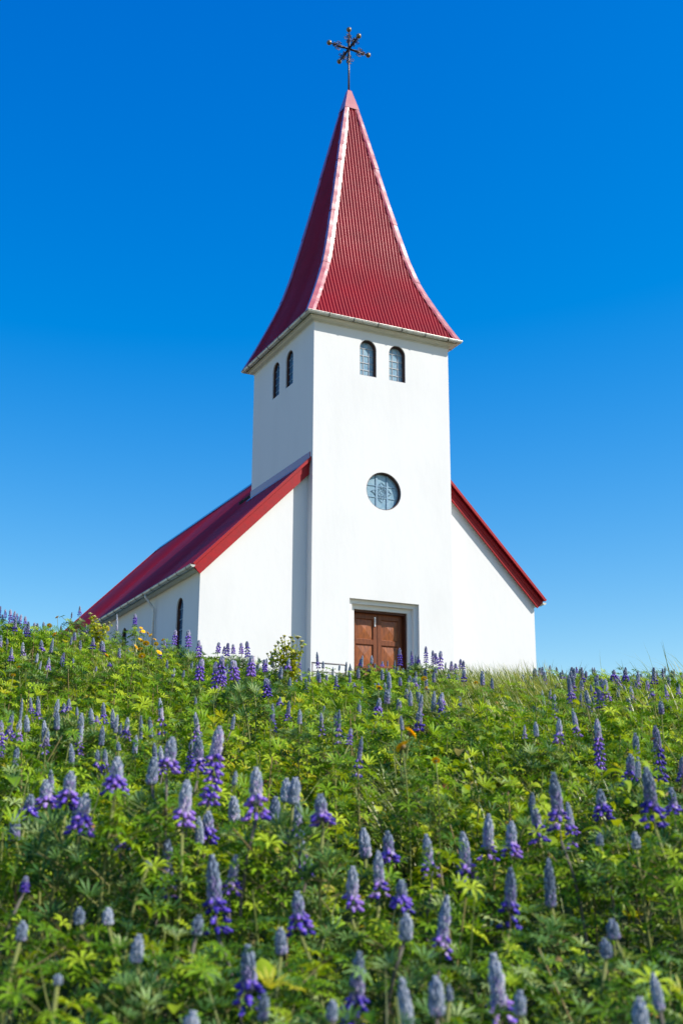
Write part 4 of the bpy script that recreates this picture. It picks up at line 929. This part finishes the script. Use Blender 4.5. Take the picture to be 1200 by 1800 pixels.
for y0, y1, dshoot, dens, rad in zones:
    # shoots: each a leaning axis with leaves set round it, cupped upwards near its top
    n_ = int(area(y0, y1)*dshoot); x, y = wedge(n_, y0, y1); kp = fnoise(x*2.6 + 60, y*2.6)*2.6 + .74 > rng.random(n_); x, y = x[kp], y[kp]; n_ = len(x); can = clampcan(x, y, canopy(x, y)*rng.uniform(.82, 1.18, n_)); lean = rng.normal(0, .10, (n_, 2)); g_ = ground(x, y); tn = rng.uniform(.8, 1.2, n_)
    for j9 in range(8):
        t9 = 1.0 - .085*j9; a9 = 2.4*j9 + rng.uniform(0, 6.28, n_)*(j9 == 0) + rng.uniform(-.5, .5, n_); e9 = (.012 + .012*j9)*rng.uniform(.7, 1.5, n_)
        lx = x + lean[:, 0]*can*t9 + np.cos(a9)*e9; ly = y + lean[:, 1]*can*t9 + np.sin(a9)*e9
        tl = .25 + .09*j9; N_ = np.column_stack([np.cos(a9)*tl + rng.normal(0, .15, n_), np.sin(a9)*tl + rng.normal(0, .15, n_), np.ones(n_)])
        put_leaves(lx, ly, np.column_stack([lx, ly, g_ + can*t9]), N_, rng.uniform(0, 6.28, n_), rad*tn*rng.uniform(.62, .85, n_)*(1 + .05*j9))
    # looser leaves lower down
    n_ = int(area(y0, y1)*dens); x, y = wedge(n_, y0, y1)
    can = clampcan(x, y, canopy(x, y)); h = can*rng.uniform(.20, .80, n_)
    N_ = np.column_stack([rng.normal(0, .5, (n_, 2)) + [0.10, -0.18], np.ones(n_)])
    put_leaves(x, y, np.column_stack([x, y, ground(x, y) + h]), N_, rng.uniform(0, 6.28, n_), rad*rng.uniform(.45, .9, n_))
    # small rounded understorey leaves and dry bits
    n2 = int(area(y0, y1)*dens*.55); x, y = wedge(n2, y0, y1); can = clampcan(x, y, canopy(x, y)); h = can*rng.uniform(.15, .92, n2)
    N_ = np.column_stack([rng.normal(0, .6, (n2, 2)), np.ones(n2)]); P = np.column_stack([x, y, ground(x, y) + h]); Rm = rot_from(N_, rng.uniform(0, 6.28, n2)); dryness = rng.random(n2); S = rng.uniform(.02, .045, n2)
    q = dryness < .90; parts.append((*OV[2], P[q], Rm[q], S[q], 3)); q = ~q; parts.append((*OV[0], P[q], Rm[q], S[q]*.9, 4))
    # leaning stalks
    n3 = int(area(y0, y1)*(25 if y1 < 6 else 60)); x, y = wedge(n3, y0, y1); can = clampcan(x, y, canopy(x, y)); L_ = can*rng.uniform(.7, 1.12, n3)
    N_ = np.column_stack([rng.normal(0, .22, (n3, 2)), np.ones(n3)]); parts.append((*prism, np.column_stack([x, y, ground(x, y) - .01]), rot_from(N_, np.zeros(n3)), np.column_stack([np.full(n3, .0028), np.full(n3, .0028), L_]), 5))
# the same cover carries on either side of what the frame shows
n_ = 26000; y = rng.uniform(.6, 14, n_); x = (0.30*y + 0.9 + rng.random(n_)**1.3*4.5)*np.where(rng.random(n_) < .5, -1, 1); h = canopy(x, y)*rng.uniform(.5, 1, n_)
put_leaves(x, y, np.column_stack([x, y, ground(x, y) + h]), np.column_stack([rng.normal(0, .45, (n_, 2)), np.ones(n_)]), rng.uniform(0, 6.28, n_), rng.uniform(.05, .085, n_))
me = scatter_mesh('foliage', parts)
for k in ('leaf', 'leafy', 'broad', 'leaf', 'dry', 'stalk', 'leafc'): me.materials.append(M[k])
tag(link('foliage', me), 'dense lupine leaves and broad green leaves covering the hillside', 'foliage', kind='stuff')

# grass: thin everywhere, thick in tussocks
parts = []
def grass(x, y, L_, lean, mi, w_=1.0, z0=0.0):
    n_ = len(x); N_ = np.column_stack([rng.normal(0, .18, (n_, 2)) + lean, np.ones(n_)]); spin = rng.normal(0, .9, n_) + math.atan2(lean[1], lean[0] + 1e-6)
    P = np.column_stack([x, y, ground(x, y) - .01 + z0]); kind = rng.integers(0, 4, n_); Rm = rot_from(N_, spin)
    for k in range(4):
        q = kind == k; parts.append((*BL[k], P[q], Rm[q], np.column_stack([L_[q]*.8, np.full(q.sum(), .16*w_), L_[q]]), mi))
n_ = 9000; x, y = wedge(n_, 1.0, 14); c = canopy(x, y); keep = fnoise(x*1.3 + 20, y*1.3) > -.06; x, y, c = x[keep], y[keep], c[keep]
grass(x, y, c*rng.uniform(.8, 1.35, len(x)), np.array([.05, 0.]), 0)
def tuss(px, py, r0, n_, L0, lean, w_=1.0):
    cx, cy = patch_xy(px, py); a = rng.uniform(0, 6.28, n_); q = np.sqrt(rng.random(n_))*r0; x = cx + np.cos(a)*q; y = cy + np.sin(a)*q*1.3
    grass(x, y, L0*rng.uniform(.55, 1.2, n_), lean, 0, w_)
for px, py, r0, n_, L0 in [(850,1205,.50,3600,.56),(905,1200,.55,4600,.60),(930,1215,.45,3200,.60),(870,1240,.5,3400,.50),(1000,1195,.5,140,.52),(790,1215,.4,900,.45),(920,1260,.35,900,.45),(1120,1240,.5,1300,.58),(1090,1190,.6,160,.64),(1160,1185,.5,140,.72),(1195,1190,.4,110,.80),(230,1140,.7,2600,.50),(190,1160,.5,900,.45),(250,1170,.5,900,.42),(1010,1185,.5,260,.56),(560,1200,.5,500,.5),(700,1230,.6,800,.45),(830,1340,.4,500,.40),(1020,1340,.3,300,.4),(60,1230,.4,400,.45)]:
    tuss(px, py, r0, n_, L0, np.array([-.22, 0.02]), 1.7)
me = scatter_mesh('grass', parts); me.materials.append(M['grass'])
tag(link('grass', me), 'pale tussock grass and thin blades among the lupines', 'grass', kind='stuff')

# the small spikes beyond the three hundred largest, all in one object, and leafy shoots that have not flowered
parts = []
def loc_spikes(n_, y0, y1, hlo, hhi):
    x, y = wedge(n_, y0, y1); dx = np.abs(x[:, None] - roots[None, :, 0]).min(1); k = (fnoise(x*.8 + 40, y*.8) > -.12) & (np.maximum(np.maximum(inpatch(x, y, PB), inpatch(x, y, PY)), inpatch(x, y, PG)) < .05); x, y = x[k], y[k]; return x, y, rng.uniform(hlo, hhi, len(x))
for (n_, y0, y1, hlo, hhi) in ((60, 4.6, 7, .44, .58), (140, 7, 10, .42, .58), (170, 10, 12.8, .42, .56)):
    x, y, h = loc_spikes(n_, y0, y1, hlo, hhi); g_ = ground(x, y); n_ = len(x); ln = rng.uniform(.05, .10, n_); wd = rng.uniform(.011, .016, n_)
    parts.append((*prism, np.column_stack([x, y, g_ - .01]), np.repeat(np.eye(3)[None], n_, 0), np.column_stack([np.full(n_, .003), np.full(n_, .003), h - ln*.5]), 2))
    ax = np.column_stack([rng.normal(0, .08, (n_, 2)), np.ones(n_)])
    parts.append((*EL, np.column_stack([x, y, g_ + h - ln*.5]), rot_from(ax, rng.uniform(0, 6, n_)), np.column_stack([wd*.85, wd*.85, ln*.5]), 0))
    for r9 in range(9):
        for j9 in range(4):
            a9 = j9*1.57 + r9*.8; t9 = r9/8.; rr = wd*np.minimum(1, (t9/.45 + .1))**.6*.75
            parts.append((*EL5, np.column_stack([x + np.cos(a9)*rr, y + np.sin(a9)*rr, g_ + h - ln*t9*.92]), rot_from(np.column_stack([np.full(n_, math.cos(a9)*.6), np.full(n_, math.sin(a9)*.6), np.ones(n_)]), np.zeros(n_)), np.column_stack([wd*.38, wd*.38, wd*.7]), 0 if t9 < .6 else 1))
    q = rng.random(n_) < .4
    for r9 in range(2):
        for j9 in range(5):
            a9 = j9*1.257 + r9*.6; rr = wd[q]*1.35
            parts.append((*EL, np.column_stack([x[q] + np.cos(a9)*rr, y[q] + np.sin(a9)*rr, (g_ + h - ln*1.05)[q] - r9*.022]), rot_from(np.column_stack([np.full(q.sum(), math.cos(a9)), np.full(q.sum(), math.sin(a9)), np.full(q.sum(), .2)]), np.zeros(q.sum())), np.column_stack([wd[q]*.5, wd[q]*.5, wd[q]*.8]), 3))
me = scatter_mesh('small_lupines', parts)
for k in ('bud', 'budv', 'stalk', 'flo'): me.materials.append(M[k])
tag(link('small_lupines', me), 'many small distant grey and violet lupine spikes between the larger ones', 'lupines', kind='stuff')
parts = []; SX, SY = wedge(420, 3.0, 13.2); e1, e2 = wedge(420, 8.5, 12.8); SX = np.concatenate([SX, e1]); SY = np.concatenate([SY, e2]); n_ = len(SX); SG = ground(SX, SY); SH = np.where(SY > 8, rng.uniform(.30, .45, n_), rng.uniform(.38, .54, n_))
for cx9, cy9, r9, m9 in [(960, 1190, .25, 16), (1000, 1188, .3, 22), (1075, 1195, .35, 22), (1150, 1195, .4, 22), (20, 1110, .35, 30), (60, 1110, .3, 20), (125, 1100, .3, 26), (330, 1140, .3, 18), (410, 1145, .3, 22), (770, 1175, .3, 22), (690, 1175, .3, 18), (560, 1180, .3, 14), (640, 1172, .3, 18)]:
    cx, cy = patch_xy(cx9, cy9); SX = np.concatenate([SX, cx + rng.normal(0, r9*.6, m9)]); SY = np.concatenate([SY, cy + rng.normal(0, r9*.6, m9)]); SH = np.concatenate([SH, rng.uniform(.36, .50, m9)])
SG = ground(SX, SY); n_ = len(SX); LX = rng.normal(0, .05, (n_, 2))
parts.append((*prism, np.column_stack([SX, SY, SG - .01]), rot_from(np.column_stack([LX, np.ones(n_)]), np.zeros(n_)), np.column_stack([np.full(n_, .0035), np.full(n_, .0035), SH]), 1))
for j9 in range(11):
    a9 = 2.4*j9 + rng.uniform(-.4, .4, n_); t9 = .55 + .45*j9/10; e9 = .055*(1.25 - t9) + rng.uniform(.01, .045, n_)
    P = np.column_stack([SX + LX[:, 0]*SH*t9 + np.cos(a9)*e9, SY + LX[:, 1]*SH*t9 + np.sin(a9)*e9, SG + SH*t9 + .01]); N_ = np.column_stack([np.cos(a9)*.6, np.sin(a9)*.6, np.full(n_, .9)])
    kk = rng.integers(0, 4, n_)
    for k in range(4):
        q = kk == k; parts.append((*PALM[k], P[q], rot_from(N_[q], a9[q]), rng.uniform(.030, .052, q.sum()), 0))
me = scatter_mesh('leafy_shoots', parts); me.materials.append(M['leaf']); me.materials.append(M['stalk'])
tag(link('leafy_shoots', me), 'upright leafy lupine shoots rising above the ground cover', 'foliage', kind='stuff')

# low meadow on the plateau round the church, out of sight behind the crest
parts = []; n_ = 16000; x = rng.uniform(-22, 24, n_); y = rng.uniform(13.5, 56, n_)
lu = (x - CH_LOC[0])*U.x + (y - CH_LOC[1])*U.y; lv_ = (x - CH_LOC[0])*V.x + (y - CH_LOC[1])*V.y
keep = ~((lu > -3.3) & (lu < 7.9) & (lv_ > -.1) & (lv_ < 22.2)) & ~((lu > .8) & (lu < 3.8) & (lv_ > -3) & (lv_ < 0)); x, y = x[keep], y[keep]; n_ = len(x)
P = np.column_stack([x, y, ground(x, y) - .01]); kind = rng.integers(0, 4, n_); N_ = np.column_stack([rng.normal(0, .2, (n_, 2)), np.ones(n_)]); Rm = rot_from(N_, rng.uniform(0, 6.28, n_)); L_ = rng.uniform(.12, .26, n_)
for k in range(4):
    q = kind == k; parts.append((*BL[k], P[q], Rm[q], np.column_stack([L_[q], np.full(q.sum(), .5), L_[q]]), 0))
n4 = 9000; x = rng.uniform(-9, 9, n4); y = rng.uniform(13.5, 24, n4); N_ = np.column_stack([rng.normal(0, .4, (n4, 2)), np.ones(n4)])
parts.append((*PALM[0], np.column_stack([x, y, ground(x, y) + rng.uniform(.05, .24, n4)]), rot_from(N_, rng.uniform(0, 6.28, n4)), rng.uniform(.06, .10, n4), 1))
me = scatter_mesh('meadow_grass', parts); me.materials.append(M['grass']); me.materials.append(M['leaf'])
tag(link('meadow_grass', me), 'short meadow grass around the foot of the church', 'grass', kind='stuff')
